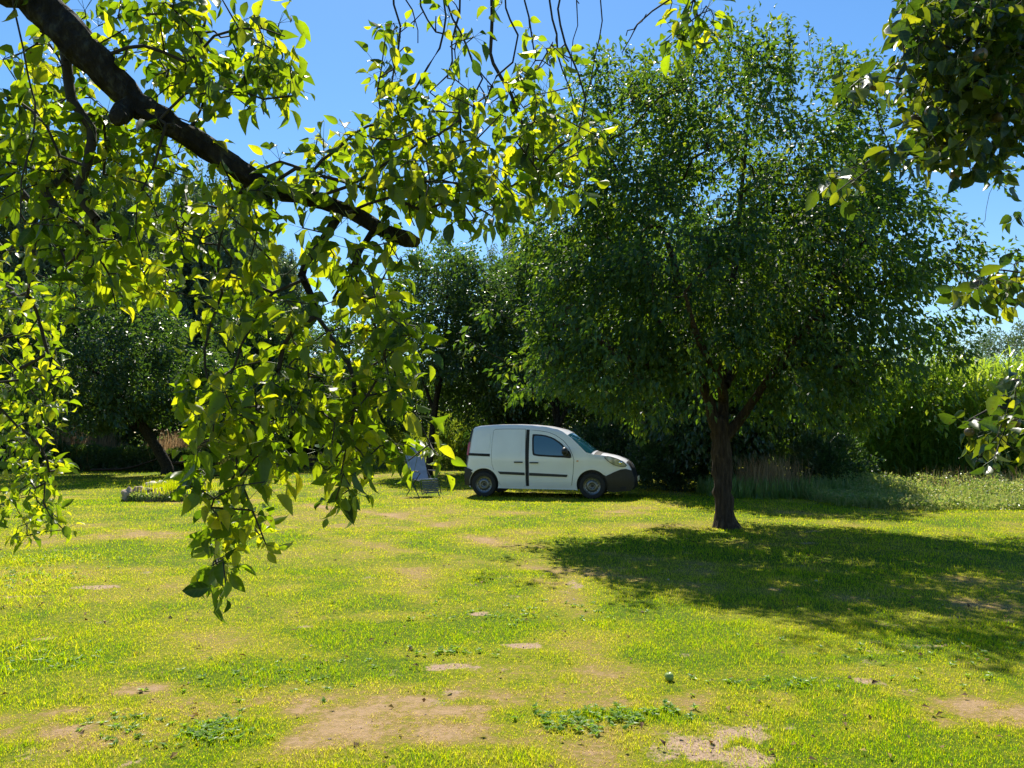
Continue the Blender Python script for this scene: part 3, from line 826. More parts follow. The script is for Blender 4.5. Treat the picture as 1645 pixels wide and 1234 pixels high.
tag(link('thicket', np_mesh('thicket', P_, T_, Q_, False, {'v': V_}), M['dark']), 'black shaded thicket behind the van and the big apple tree', 'thicket', kind='stuff')

# crumbs of dry earth and small pebbles on the bare patches
g = np.random.default_rng(31)
n_ = 60000
y_ = 3.1 * (14 / 3.1) ** g.random(n_); x_ = g.uniform(-1, 1, n_) * (.72 * y_ + .5)
d_, so2 = lawn(x_, y_)
k = g.random(n_) < np.clip((so2 - .2) * .35, .012, .3)
x_, y_ = x_[k], y_[k]; n_ = len(x_)
sz = g.uniform(.0022, .0065, n_) * (1 + (g.random(n_) < .06) * 1.2) * np.sqrt(y_ / 4)
oct_ = np.array([(1, 0, 0), (-1, 0, 0), (0, 1, 0), (0, -1, 0), (0, 0, .8), (0, 0, -.8)])
of = np.array([(0, 2, 4), (2, 1, 4), (1, 3, 4), (3, 0, 4), (2, 0, 5), (1, 2, 5), (3, 1, 5), (0, 3, 5)])
V_ = oct_[None] * sz[:, None, None] * g.uniform(.6, 1.4, (n_, 6, 1)) + np.stack([x_, y_, ground_z(x_, y_) + sz * .3], 1)[:, None]
m_, nn, oo = new_mat('earth_crumb'); pz = nn.nodes.new('ShaderNodeBsdfPrincipled'); at_ = nn.nodes.new('ShaderNodeAttribute'); at_.attribute_name = 'v'
rr_ = ramp(nn, [(0, (.14, .09, .055)), (.6, (.30, .21, .14)), (1, (.48, .38, .28))]); nn.links.new(at_.outputs['Fac'], rr_.inputs[0])
nn.links.new(rr_.outputs[0], pz.inputs['Base Color']); pz.inputs['Roughness'].default_value = .9; nn.links.new(pz.outputs[0], oo.inputs[0])
tag(link('earth_crumbs', np_mesh('earth_crumbs', V_.reshape(-1, 3), (of[None] + (np.arange(n_) * 6)[:, None, None]).reshape(-1, 3), None, False, {'v': np.repeat(g.random(n_), 8)}), m_), 'crumbs of dry earth strewn over the bare patches of the lawn', 'earth crumbs', kind='stuff')
print('crumbs', n_)

# ------------------------------------------------------------------ white van
M['paint'] = plain('white_paint', (.78, .78, .80), .28, spec=.5, coat=.6, var=.03, scale=3)
M['black_plastic'] = plain('black_plastic', (.012, .013, .016), .5, var=.25, scale=14)
M['gasket'] = plain('gasket', (.008, .008, .008), .7)
M['tyre'] = plain('tyre_rubber', (.018, .018, .018), .8, bump=.3, bscale=60)
M['rim'] = plain('steel_rim', (.17, .175, .18), .35, metal=.75, var=.15, scale=20)
M['glass'] = plain('dark_glass', (.008, .06, .085), .04, spec=.9, coat=1.0)
M['lamp_glass'] = plain('lamp_glass', (.30, .30, .24), .10, spec=.8, coat=.8, var=.3, scale=14)
M['red_glass'] = plain('red_lamp', (.45, .015, .02), .2, spec=.7, coat=.8)
M['amber'] = plain('amber_lamp', (.7, .25, .03), .25)
M['chrome'] = plain('chrome', (.75, .75, .76), .15, metal=1)
def Q2(px, py):
    """side-view tracing (px, py) to van metres: x forward from the rear axle, z up"""
    gy_ = 557 + (px - 640) * .0244
    return ((px - 640) / 227.8, CAM_H * (gy_ - py) / (gy_ - 204))
def half_w(x, z):
    wv = .905
    if z > .95: wv -= .125 * ((z - .95) / .85) ** 1.25
    if z < .45: wv -= .05 * ((.45 - z) / .3)
    if x > 2.45: wv -= .30 * ((x - 2.45) / 1.28) ** 2.2
    if x < .0: wv -= .06 * (-x / .5) ** 2
    return wv
def seg_dist(p, poly):
    best = 9
    for i in range(len(poly)):
        a, b = Vector(poly[i]), Vector(poly[(i + 1) % len(poly)])
        ab = b - a; t = max(0, min(1, (p - a).dot(ab) / max(1e-9, ab.dot(ab))))
        best = min(best, (p - a - ab * t).length)
    return best
def arc_pts(cx, cz, r, a0, a1, n):
    return [(cx + r * math.cos(R(a0 + (a1 - a0) * i / n)), cz + r * math.sin(R(a0 + (a1 - a0) * i / n))) for i in range(n + 1)]
def smooth_poly(pl, it=1):
    for _ in range(it):
        q = []
        for i in range(len(pl)):
            a, b = pl[i], pl[(i + 1) % len(pl)]
            q.append((a[0] * .78 + b[0] * .22, a[1] * .78 + b[1] * .22)); q.append((a[0] * .22 + b[0] * .78, a[1] * .22 + b[1] * .78))
        pl = q
    return pl
# silhouette of the whole body in side view (centre line)
PROFILE = [(-.49, .30), (-.505, .45), (-.505, .70), (-.47, .95), (-.445, 1.15), (-.405, 1.42), (-.345, 1.68), (-.28, 1.755), (-.1, 1.79), (.3, 1.812), (.8, 1.815), (1.2, 1.80),
           (1.55, 1.765), (1.85, 1.70), (2.03, 1.635), (2.25, 1.50), (2.52, 1.30), (2.76, 1.11), (2.95, 1.085), (3.2, 1.035), (3.42, .955), (3.56, .86), (3.63, .74), (3.68, .60), (3.72, .45), (3.71, .30), (3.62, .20),
           (3.20, .18), (2.3, .20), (1.2, .205), (.4, .21), (-.3, .27)]
WB = 2.70; AR = .375
def surf_y(x, z, lift=0.0):
    return -(half_w(x, z) + lift)
EDGE = .11
def body_y(x, z, lift=0.0):
    d = seg_dist(Vector((x, z)), PROFILE)
    w_ = half_w(x, z)
    if d < EDGE and z > .24: w_ -= EDGE * .75 * (1 - math.sqrt(max(0, 1 - ((EDGE - d) / EDGE) ** 2)))
    return -(w_ + lift)
def panel(poly, lift, thick=.012, grid=.07, yf=body_y, side=-1):
    """a sheet panel with the traced outline, laid on the curved flank of the body"""
    bm = bmesh.new()
    pl = [Vector(p) for p in poly]
    # dense outline
    ol = []
    for i in range(len(pl)):
        a, b = pl[i], pl[(i + 1) % len(pl)]
        k = max(1, int((b - a).length / grid))
        for j in range(k): ol.append(a.lerp(b, j / k))
    xs = [p.x for p in ol]; zs = [p.y for p in ol]
    ins = []
    x = min(xs) + grid * .6
    while x < max(xs):
        z = min(zs) + grid * .6
        while z < max(zs):
            q = Vector((x, z)); c = False; j = len(pl) - 1
            for i in range(len(pl)):
                if (pl[i].y > z) != (pl[j].y > z) and x < (pl[j].x - pl[i].x) * (z - pl[i].y) / (pl[j].y - pl[i].y) + pl[i].x: c = not c
                j = i
            if c and seg_dist(q, poly) > grid * .35: ins.append(q)
            z += grid
        x += grid
    r_ = delaunay_2d_cdt(ol + ins, [], [list(range(len(ol)))], 1, 1e-5)
    front = [bm.verts.new((v.x, -side * yf(v.x, v.y, lift), v.y)) for v in r_[0]]
    for f in r_[2]:
        try: bm.faces.new([front[i] for i in f])
        except ValueError: pass
    be = [e for e in bm.edges if len(e.link_faces) == 1]
    ex = bmesh.ops.extrude_edge_only(bm, edges=be)
    for v in [q for q in ex['geom'] if isinstance(q, bmesh.types.BMVert)]: v.co.y += side * -thick
    return bm
def both(name, poly, lift, mat, parent, label=None, **kw):
    res = []
    for sd_ in (-1, 1):
        o_ = bm_obj(name, panel(poly, lift, side=sd_, **kw), mat, parent)
        res.append(o_)
    return res
def box(bm, c, s, rot=None, bev=0.0):
    r_ = bmesh.ops.create_cube(bm, size=1)
    M_ = Matrix.Translation(c) @ (rot if rot else Matrix()) @ Matrix.Diagonal((*s, 1))
    bmesh.ops.transform(bm, matrix=M_, verts=r_['verts'])
    if bev:
        es = list({e for v in r_['verts'] for e in v.link_edges})
        bmesh.ops.bevel(bm, geom=es, offset=bev, segments=2, affect='EDGES', profile=.7)
def lathe(prof, n, axis_y=True):
    bm = bmesh.new(); rings = []
    for (r_, y_) in prof:
        rings.append([bm.verts.new((r_ * math.cos(2 * PI * k / n), y_, r_ * math.sin(2 * PI * k / n))) for k in range(n)] if r_ > 1e-5 else [bm.verts.new((0, y_, 0))])
    for a, b in zip(rings, rings[1:]):
        for k in range(n):
            k2 = (k + 1) % n
            if len(a) == 1 and len(b) == 1: continue
            if len(a) == 1: bm.faces.new((a[0], b[k2], b[k]))
            elif len(b) == 1: bm.faces.new((a[k], a[k2], b[0]))
            else: bm.faces.new((a[k], a[k2], b[k2], b[k]))
    return bm
pr, pf = gnd(779, 797), None
VD = 19.25
rear = Vector(((779 - CX) / F_PX * VD, VD, 0))
YAW = -R(13.5)
van = thing('van', 'small white panel van parked on the lawn in front of the trees', 'van', (0, 0, 0), YAW)
wheel_l = Vector((0, -.80, 0)); wheel_l.rotate(Matrix.Rotation(YAW, 3, 'Z'))
van.location = rear - wheel_l
# flank: outline with the wheel arches cut out
flank = [(-.46, .30), (-.49, .45), (-.49, .70), (-.455, .95), (-.43, 1.15), (-.39, 1.42), (-.33, 1.67), (-.27, 1.735), (-.1, 1.772), (.3, 1.795), (.8, 1.797), (1.2, 1.782), (1.55, 1.745),
         (1.85, 1.68), (1.98, 1.62), (2.2, 1.46), (2.42, 1.25), (2.55, 1.12), (2.75, 1.07), (2.95, 1.05), (3.2, 1.0), (3.42, .92), (3.55, .82), (3.62, .70), (3.66, .50), (3.66, .30), (3.56, .22), (3.15, .20)]
flank += arc_pts(WB, .33, AR, -20, 200, 22) + [(2.28, .215), (1.2, .22), (.42, .225)] + arc_pts(0, .34, AR, -18, 198, 22)
body_bm = panel(flank, 0, thick=.03, grid=.06)
b2 = panel(flank, 0, thick=.03, grid=.06, side=1)
me_t = bpy.data.meshes.new('t'); b2.to_mesh(me_t); b2.free(); body_bm.from_mesh(me_t); bpy.data.meshes.remove(me_t)
# skin over the top, tail and nose
prof_top = PROFILE[:26]
dense = []
for a, b in zip(prof_top, prof_top[1:]):
    k = max(1, int(math.hypot(b[0] - a[0], b[1] - a[1]) / .07))
    dense += [(a[0] + (b[0] - a[0]) * j / k, a[1] + (b[1] - a[1]) * j / k) for j in range(k)]
dense.append(prof_top[-1])
def skin(bm, pts_, inset=0.0, lift=0.0):
    rows = []
    for i, (x, z) in enumerate(pts_):
        w_ = half_w(x, z) - inset - .05
        a = pts_[max(0, i - 1)]; b = pts_[min(len(pts_) - 1, i + 1)]
        tx, tz = b[0] - a[0], b[1] - a[1]; L_ = math.hypot(tx, tz) + 1e-9
        nx_, nz_ = -tz / L_, tx / L_
        row = []
        for j in range(13):
            u = -1 + 2 * j / 12
            dr = .02 * u * u + .035 * abs(u) ** 6
            # the windscreen and nose are strongly curved in plan
            if x > 2.0: dr += .05 * u * u + .10 * abs(u) ** 4 * min(1, (x - 2) / 1.2)
            row.append(bm.verts.new((x - nx_ * (dr - lift), w_ * u, z - nz_ * (dr - lift))))
        rows.append(row)
    for r0_, r1_ in zip(rows, rows[1:]):
        for j in range(12): bm.faces.new((r0_[j], r0_[j + 1], r1_[j + 1], r1_[j]))
skin(body_bm, dense)
# dark floor so nothing shines through from below
bm_obj('body', body_bm, M['paint'], van)
fb = bmesh.new(); box(fb, (1.55, 0, .26), (3.9, 1.5, .06)); box(fb, (0, 0, .30), (.12, 1.3, .12)); box(fb, (.6, 0, .9), (2.0, 1.45, 1.2))
for x_c in (0, WB):
    for s_ in (-1, 1): box(fb, (x_c, s_ * .66, .47), (.80, .30, .40))
bm_obj('underbody', fb, M['gasket'], van)
# doors
sld = [Q2(*p) for p in [(694, 186), (704, 180), (760, 178), (878, 178), (880, 260), (884, 496), (800, 500), (742, 503), (722, 455), (705, 415), (690, 375), (686, 330), (688, 250)]]
frd = [Q2(*p) for p in [(903, 182), (960, 188), (1010, 196), (1052, 213), (1095, 243), (1128, 282), (1148, 325), (1155, 350), (1150, 430), (1142, 490), (1128, 508), (1000, 502), (903, 498), (902, 300)]]
def grow_poly(pl, d):
    c = Vector((sum(p[0] for p in pl) / len(pl), sum(p[1] for p in pl) / len(pl))); q = []
    n_ = len(pl)
    for i in range(n_):
        a, b, e = Vector(pl[i - 1]), Vector(pl[i]), Vector(pl[(i + 1) % n_])
        t_ = (e - a).normalized(); nn = Vector((t_.y, -t_.x))
        if nn.dot(b - c) < 0: nn = -nn
        q.append(tuple(b + nn * d))
    return q
both('door_seal', grow_poly(sld, .009), .002, M['gasket'], van)
both('door_seal', grow_poly(frd, .009), .002, M['gasket'], van)
sdoors = both('sliding_door', sld, .014, M['paint'], van)
fdoors = both('front_door', frd, .010, M['paint'], van)
gap = [Q2(*p) for p in [(884, 180), (902, 180), (903, 300), (902, 497), (887, 497), (884, 400), (882, 260)]]
for q in both('door_gap', gap, .006, M['gasket'], van): pass
for sd_, dob, fob in ((-1, sdoors[0], fdoors[0]), (1, sdoors[1], fdoors[1])):
    # pressed fields on the closed load side
    rec = smooth_poly([Q2(*p) for p in [(722, 198), (854, 196), (860, 210), (858, 312), (850, 318), (712, 318), (704, 308), (708, 220)]], 2)
    bm_obj('pressed_panel', panel(rec, .0185, side=sd_), M['paint'], dob)
    hb = bmesh.new()
    x_, z_ = Q2(843, 363); box(hb, (x_, sd_ * (half_w(x_, z_) + .032), z_), (.22, .03, .032), bev=.01)
    bm_obj('door_handle', hb, M['black_plastic'], dob)
    hb = bmesh.new()
    x_, z_ = Q2(932, 366); box(hb, (x_, sd_ * (half_w(x_, z_) + .03), z_), (.22, .03, .032), bev=.01)
    bm_obj('door_handle', hb, M['black_plastic'], fob)
    st = [Q2(*p) for p in [(724, 414), (878, 421), (880, 436), (738, 429)]]
    bm_obj('rub_strip', panel(st, .030, thick=.02, side=sd_), M['black_plastic'], dob)
    st = [Q2(*p) for p in [(905, 422), (1122, 434), (1116, 447), (905, 438)]]
    bm_obj('rub_strip', panel(st, .028, thick=.02, side=sd_), M['black_plastic'], fob)
    wn = smooth_poly([Q2(*p) for p in [(918, 210), (926, 205), (985, 209), (1040, 226), (1085, 256), (1118, 292), (1140, 328), (1140, 340), (1050, 336), (935, 328), (921, 318)]], 1)
    fr_ = bm_obj('window_frame', panel(wn, .0145, side=sd_), M['gasket'], fob)
    wn2 = smooth_poly([Q2(*p) for p in [(928, 220), (936, 214), (985, 217), (1036, 233), (1076, 260), (1106, 292), (1126, 326), (1050, 326), (942, 319), (931, 310)]], 1)
    bm_obj('window_glass', panel(wn2, .0185, side=sd_), M['glass'], fob)
    # rear quarter: pressed field, sliding rail
    rq = smooth_poly([Q2(*p) for p in [(578, 300), (580, 268), (596, 232), (620, 208), (650, 198), (676, 198), (672, 304), (600, 303)]], 1)
    bm_obj('pressed_panel', panel(rq, .007, side=sd_), M['paint'], van)
    rl = [Q2(*p) for p in [(548, 311), (676, 316), (676, 331), (548, 325)]]
    bm_obj('door_rail', panel(rl, .008, side=sd_), M['gasket'], van)
    # wheel arch lip bulges
    for cx_, cz_, a0_, a1_ in ((0, .34, 8, 138), (WB, .33, 45, 172)):
        lip = arc_pts(cx_, cz_, AR + .055, a0_, a1_, 18) + arc_pts(cx_, cz_, AR + .003, a1_, a0_, 18)
        bm_obj('wheel_arch', panel(lip, .016, thick=.03, side=sd_), M['paint'], van)
    # bumpers
    fbp = [(3.04, .56), (3.22, .65), (3.38, .715), (3.50, .73), (3.63, .69), (3.69, .50), (3.69, .30), (3.60, .20), (3.2, .17), (3.07, .19)] + arc_pts(WB, .33, AR - .004, -16, 44, 10)
    bm_obj('front_bumper', panel(fbp, .018, thick=.04, side=sd_, yf=surf_y), M['black_plastic'], van)
    rbp = [(-.28, .66), (-.40, .71), (-.505, .735), (-.52, .5), (-.505, .30), (-.38, .27), (-.36, .32)] + arc_pts(0, .34, AR + .01, 183, 140, 7)
    bm_obj('rear_bumper', panel(rbp, .016, thick=.04, side=sd_, yf=surf_y), M['black_plastic'], van)
    # lamps
    hl = smooth_poly([(2.99, 1.02), (3.10, 1.025), (3.30, .965), (3.46, .87), (3.52, .79), (3.40, .785), (3.24, .82), (3.10, .91)], 1)
    hb = bmesh.new(); bmesh.ops.create_uvsphere(hb, u_segments=14, v_segments=8, radius=.055, matrix=Matrix.Translation((3.36, sd_ * (half_w(3.36, .87) - .0), .875)) @ Matrix.Diagonal((1, .6, 1, 1)))
    hlo = bm_obj('headlight_rim', panel(grow_poly(hl, .012), .019, thick=.05, side=sd_, yf=surf_y), M['gasket'], van)
    bm_obj('bulb_reflector', hb, M['chrome'], hlo)
    bm_obj('headlight', panel(hl, .022, thick=.05, side=sd_, yf=surf_y), M['lamp_glass'], van)
    tl = [(-.455, 1.03), (-.41, 1.04), (-.375, 1.34), (-.40, 1.37), (-.43, 1.30)]
    bm_obj('tail_light', panel(tl, .01, thick=.04, side=sd_, yf=surf_y), M['red_glass'], van)
    tb = [(-.50, .73), (-.475, .73), (-.43, 1.03), (-.455, 1.05)]
    bm_obj('rear_corner_trim', panel(tb, .012, thick=.04, side=sd_, yf=surf_y), M['black_plastic'], van)
    tb = [(-.41, 1.36), (-.375, 1.36), (-.325, 1.68), (-.35, 1.70)]
    bm_obj('rear_corner_trim', panel(tb, .004, thick=.04, side=sd_, yf=surf_y), M['black_plastic'], van)
    x_, z_ = Q2(1176, 357); ib = bmesh.new(); box(ib, (x_, sd_ * (half_w(x_, z_) + .008), z_), (.05, .02, .025), bev=.006)
    bm_obj('side_repeater', ib, M['amber'], van)
    # door mirror
    mb = bmesh.new(); x_, z_ = Q2(1110, 302)
    bmesh.ops.create_uvsphere(mb, u_segments=16, v_segments=10, radius=1, matrix=Matrix.Translation((x_, sd_ * (half_w(x_, z_) + .15), z_)) @ Matrix.Diagonal((.075, .125, .105, 1)))
    box(mb, (x_ + .05, sd_ * (half_w(x_, z_) + .04), z_ - .07), (.09, .10, .07), bev=.02)
    tri = smooth_poly([Q2(*p) for p in [(1095, 298), (1128, 296), (1142, 322), (1142, 342), (1100, 338)]], 1)
    mo = bm_obj('mirror', mb, M['black_plastic'], van)
    bm_obj('mirror_base', panel(tri, .024, side=sd_), M['black_plastic'], mo)
    # wheels
    for cx_ in (0, WB):
        tyb = lathe([(.20, -.08), (.215, -.095), (.27, -.10), (.300, -.092), (.313, -.07), (.316, 0), (.313, .07), (.300, .09), (.20, .09)], 44)
        we = bpy.data.objects.new('wheel', None); COL.objects.link(we); we.parent = van; we.empty_display_size = .1
        we.location = (cx_, sd_ * .80, .316)
        if sd_ > 0: we.rotation_euler = (0, 0, PI)
        bm_obj('tyre', tyb, M['tyre'], we)
        rb = lathe([(.214, -.082), (.206, -.096), (.196, -.092), (.190, -.06), (.178, -.052), (.150, -.052), (.132, -.068), (.105, -.080), (.085, -.078), (.07, -.06), (.055, -.056), (0, -.056)], 44)
        bm_obj('rim', rb, M['rim'], we)
        hb = bmesh.new()
        for k in range(14):
            a = 2 * PI * k / 14
            bmesh.ops.create_cone(hb, cap_ends=True, segments=10, radius1=.0125, radius2=.0125, depth=.012, matrix=Matrix.Translation((.152 * math.cos(a), -.054, .152 * math.sin(a))) @ Matrix.Rotation(PI / 2, 4, 'X'))
        bmesh.ops.create_cone(hb, cap_ends=True, segments=24, radius1=.042, radius2=.036, depth=.03, matrix=Matrix.Translation((0, -.066, 0)) @ Matrix.Rotation(PI / 2, 4, 'X'))
        bm_obj('hub_cap', hb, M['black_plastic'], we)
# nose: bumper, grille, badge, plate
def strip(pts_, u0, u1, lift, nseg=12):
    bm = bmesh.new(); rows = []
    for i, (x, z) in enumerate(pts_):
        a = pts_[max(0, i - 1)]; b = pts_[min(len(pts_) - 1, i + 1)]
        tx, tz = b[0] - a[0], b[1] - a[1]; L_ = math.hypot(tx, tz)
        nx_, nz_ = -tz / L_, tx / L_
        w_ = half_w(x, z) - .05; row = []
        for j in range(nseg + 1):
            u = u0 + (u1 - u0) * j / nseg
            dr = .02 * u * u + .035 * abs(u) ** 6
            if x > 2.0: dr += .05 * u * u + .10 * abs(u) ** 4 * min(1, (x - 2) / 1.2)
            row.append(bm.verts.new((x - nx_ * (dr - lift), w_ * u, z - nz_ * (dr - lift))))
        rows.append(row)
    for r0_, r1_ in zip(rows, rows[1:]):
        for j in range(nseg): bm.faces.new((r0_[j], r0_[j + 1], r1_[j + 1], r1_[j]))
    ex = bmesh.ops.extrude_face_region(bm, geom=bm.faces[:])
    bmesh.ops.translate(bm, verts=[v for v in ex['geom'] if isinstance(v, bmesh.types.BMVert)], vec=(0, 0, -.004))
    return bm
def sub(a, b):
    return [p for p in dense if a[0] <= p[0] <= b[0] and min(a[1], b[1]) - 1e-6 <= p[1] <= max(a[1], b[1]) + 1e-6]
bm_obj('windscreen', strip([p for p in dense if 2.07 < p[0] < 2.73 and p[1] > 1.1], -.95, .95, .006), M['glass'], van)
bm_obj('wiper_cowl', strip([(2.74, 1.13), (2.80, 1.11), (2.88, 1.098)], -.96, .96, .006), M['gasket'], van)
bm_obj('grille', strip([(3.50, .90), (3.56, .86), (3.63, .74), (3.645, .70)], -.62, .62, .012), M['gasket'], van)
bm_obj('front_bumper', strip([(3.64, .72), (3.68, .60), (3.72, .45), (3.71, .30), (3.62, .20)], -1.04, 1.04, .016), M['black_plastic'], van)
bm_obj('rear_bumper', strip([(-.49, .30), (-.505, .45), (-.505, .70)], -1.03, 1.03, .02), M['black_plastic'], van)
bb = bmesh.new()
for s4 in ((0, .055), (0, -.055), (.04, 0), (-.04, 0)): pass
loop_o = [(3.665, 0, .88), (3.655 + .02, .055, .80), (3.675, 0, .72), (3.675, -.055, .80)]
vo = [bb.verts.new(p) for p in loop_o]; vi = [bb.verts.new((p[0] + .01, p[1] * .45, .80 + (p[2] - .80) * .45)) for p in loop_o]
for i in range(4): bb.faces.new((vo[i], vo[(i + 1) % 4], vi[(i + 1) % 4], vi[i]))
bm_obj('badge', bb, M['chrome'], van)
pb = bmesh.new(); box(pb, (3.745, 0, .47), (.012, .52, .11), bev=.004)
bm_obj('number_plate', pb, plain('plate_yellow', (.75, .72, .5), .4), van)
wb_ = bmesh.new(); box(wb_, (-.40, 0, 1.40), (.012, 1.1, .42), Matrix.Rotation(R(12), 4, 'Y'), bev=.004)
bm_obj('rear_window', wb_, M['glass'], van)

# ------------------------------------------------------------------ reclining garden chair
M['chair_frame'] = plain('chair_frame', (.03, .035, .04), .45, metal=.3)
M['chair_pad'] = plain('chair_pad', (.22, .28, .38), .8, var=.12, scale=9)
M['chair_slat'] = plain('chair_slat', (.07, .10, .14), .6)
def tube_bm(bm, P, r, n=8):
    P = [Vector(p) for p in P]
    for a, b in zip(P, P[1:]):
        d = b - a
        Mx = Matrix.Translation((a + b) / 2) @ d.to_track_quat('Z', 'Y').to_matrix().to_4x4()
        bmesh.ops.create_cone(bm, cap_ends=True, segments=n, radius1=r, radius2=r, depth=d.length + r, matrix=Mx)
cd = 19.4
ch = thing('garden_chair', 'folding recliner garden chair with blue grey backrest and dark frame left of the van', 'chair', ((681 - CX) / F_PX * cd, cd, 0), R(38))
b = bmesh.new(); box(b, (0, .36, .80), (.52, .05, .84), Matrix.Rotation(R(-24), 4, 'X'), bev=.015); bm_obj('backrest', b, M['chair_pad'], ch)
b = bmesh.new(); box(b, (0, .49, 1.14), (.42, .07, .17), Matrix.Rotation(R(-24), 4, 'X'), bev=.03); bm_obj('head_cushion', b, M['chair_pad'], ch)
b = bmesh.new(); box(b, (0, -.03, .42), (.50, .50, .03), Matrix.Rotation(R(-5), 4, 'X'), bev=.012); bm_obj('seat', b, M['chair_pad'], ch)
b = bmesh.new()
for k in range(7): box(b, (0, -.31 - .012 * k, .38 - .043 * k), (.46, .015, .034), bev=.004)
bm_obj('footrest', b, M['chair_slat'], ch)
for s_ in (-1, 1):
    b = bmesh.new(); tube_bm(b, [(s_ * .27, .57, 1.22), (s_ * .27, .2, .44), (s_ * .27, -.28, .40), (s_ * .27, -.40, .08)], .012); bm_obj('side_frame', b, M['chair_frame'], ch)
    b = bmesh.new(); tube_bm(b, [(s_ * .29, -.32, .60), (s_ * .29, .34, .01)], .012); bm_obj('leg', b, M['chair_frame'], ch)
    b = bmesh.new(); tube_bm(b, [(s_ * .30, .30, .62), (s_ * .30, -.30, .01)], .012); bm_obj('leg', b, M['chair_frame'], ch)
    b = bmesh.new(); box(b, (s_ * .30, 0, .635), (.05, .52, .03), bev=.01); bm_obj('armrest', b, M['chair_frame'], ch)

# ------------------------------------------------------------------ rock garden
M['stone'] = plain('stone', (.34, .25, .18), .85, var=.3, scale=7, bump=.5, bscale=12)
M['stone_pale'] = plain('pale_stone', (.62, .53, .44), .85, var=.2, scale=9, bump=.5, bscale=14)
M['earth'] = plain('earth', (.12, .085, .055), .95, var=.4, scale=14, bump=.7, bscale=20)
RG = gnd(262, 806)
def rx(px): return (px - CX) / F_PX * RG.y
mb = bmesh.new()
bmesh.ops.create_uvsphere(mb, u_segments=40, v_segments=16, radius=1)
for v in mb.verts:
    k = 1 + .12 * noise.noise(v.co * 2.5)
    v.co = Vector((v.co.x * 1.12 * k, v.co.y * .85 * k, max(-.05, v.co.z * .30 * k)))
bed = bm_obj('rock_garden', mb, M['earth'])
bed.location = (rx(262), RG.y + .75, 0)
tag(bed, 'low round mound of the rock garden on the lawn in front of the leaning tree', 'rock garden')
g = np.random.default_rng(12)
def stone(px, dy, z, sx, sy, sz, lab, mat, seed):
    sb = bmesh.new(); bmesh.ops.create_icosphere(sb, subdivisions=3, radius=1)
    for v in sb.verts:
        k = 1 + .45 * noise.noise(v.co * 1.4 + Vector((seed, 0, 0))) + .18 * noise.noise(v.co * 4 + Vector((seed, 3, 0)))
        v.co = Vector((v.co.x * sx, v.co.y * sy, v.co.z * sz)) * k
    s_o = bm_obj('stone', sb, M[mat]); s_o.location = (rx(px), RG.y + dy, z); s_o.rotation_euler = (0, g.uniform(-.3, .3), g.uniform(0, 3))
    tag(s_o, lab, 'stone', 'stones of the rock garden')
for a in [(201, .25, .13, .13, .12, .17, 'dark upright stone at the left end of the rock garden', 'stone', 1),
          (211, .45, .25, .12, .10, .09, 'brown stone behind the dark upright end stone of the rock garden', 'stone', 2),
          (221, .8, .36, .14, .11, .06, 'flat pale stone lying on top of the rock garden, left of the pair', 'stone_pale', 3),
          (238, .8, .37, .11, .10, .07, 'flat pale stone lying on top of the rock garden, right of the pair', 'stone_pale', 4),
          (228, .35, .22, .17, .12, .08, 'reddish brown stone in front of the flat pair of the rock garden', 'stone', 5),
          (256, .28, .19, .08, .07, .12, 'pale upright stone in the middle of the rock garden', 'stone_pale', 6),
          (246, .4, .24, .10, .08, .05, 'small pale slab beside the upright middle stone', 'stone_pale', 7),
          (296, .3, .17, .12, .10, .09, 'rounded pale stone in the right half of the rock garden', 'stone_pale', 8),
          (304, .75, .33, .15, .12, .15, 'large brown boulder at the back right of the rock garden', 'stone', 9),
          (317, .25, .12, .11, .10, .08, 'pale stone at the right end of the rock garden', 'stone_pale', 10)]:
    stone(*a)
# plants of the rock garden: a front cushion of ground cover and a tuft of bright grass
n_ = 5200
a_ = g.uniform(PI * 1.0, PI * 2.0, n_); rr = g.uniform(.80, 1.05, n_)
p_ = np.stack([bed.location.x + 1.15 * rr * np.cos(a_), bed.location.y + .85 * rr * np.sin(a_) + .02, .01 + .17 * g.random(n_) * (1.2 - np.abs(rr - .92) * 4)], 1)
P_, T_, Q_, V_ = leaf_arrays(p_, g.normal(0, 1, (n_, 3)), g.normal(0, .5, (n_, 3)) + (0, 0, 1), np.full(n_, .05), np.full(n_, .034), T_LOW, g.random(n_) * .8)
tag(link('ground_cover', np_mesh('ground_cover', P_, T_, Q_, False, {'v': V_}), M['weed']), 'cushion of small leaved ground cover along the front foot of the rock garden', 'ground cover', kind='stuff')
def blades(name, xs, ys, zs, h, wd, mat, lab, cat, g, lean=.45, tm=T_BLADE, vlo=0, vhi=.5, parent=None, kind='stuff'):
    n_ = len(xs); a = g.uniform(0, 2 * PI, n_); l = g.random(n_) * lean
    D_ = np.stack([np.cos(a) * l, np.sin(a) * l, np.ones(n_)], 1)
    P_, T_, Q_, V_ = leaf_arrays(np.stack([xs, ys, zs], 1), D_, np.stack([np.cos(a + g.normal(0, .5, n_)), np.sin(a), .3 * np.ones(n_)], 1), h, np.full(n_, wd) * g.uniform(.7, 1.3, n_), tm, g.uniform(vlo, vhi, n_))
    o_ = link(name, np_mesh(name, P_, T_, Q_, False, {'v': V_}), M[mat], parent)
    return tag(o_, lab, cat, kind=kind)
n_ = 2600
blades('grass_tuft', rx(275) + g.normal(0, .33, n_), RG.y + .6 + g.normal(0, .28, n_), .18 * np.ones(n_), g.uniform(.12, .34, n_), .013, 'grass', 'bright green grass growing in the middle of the rock garden', 'grass', g, .7)

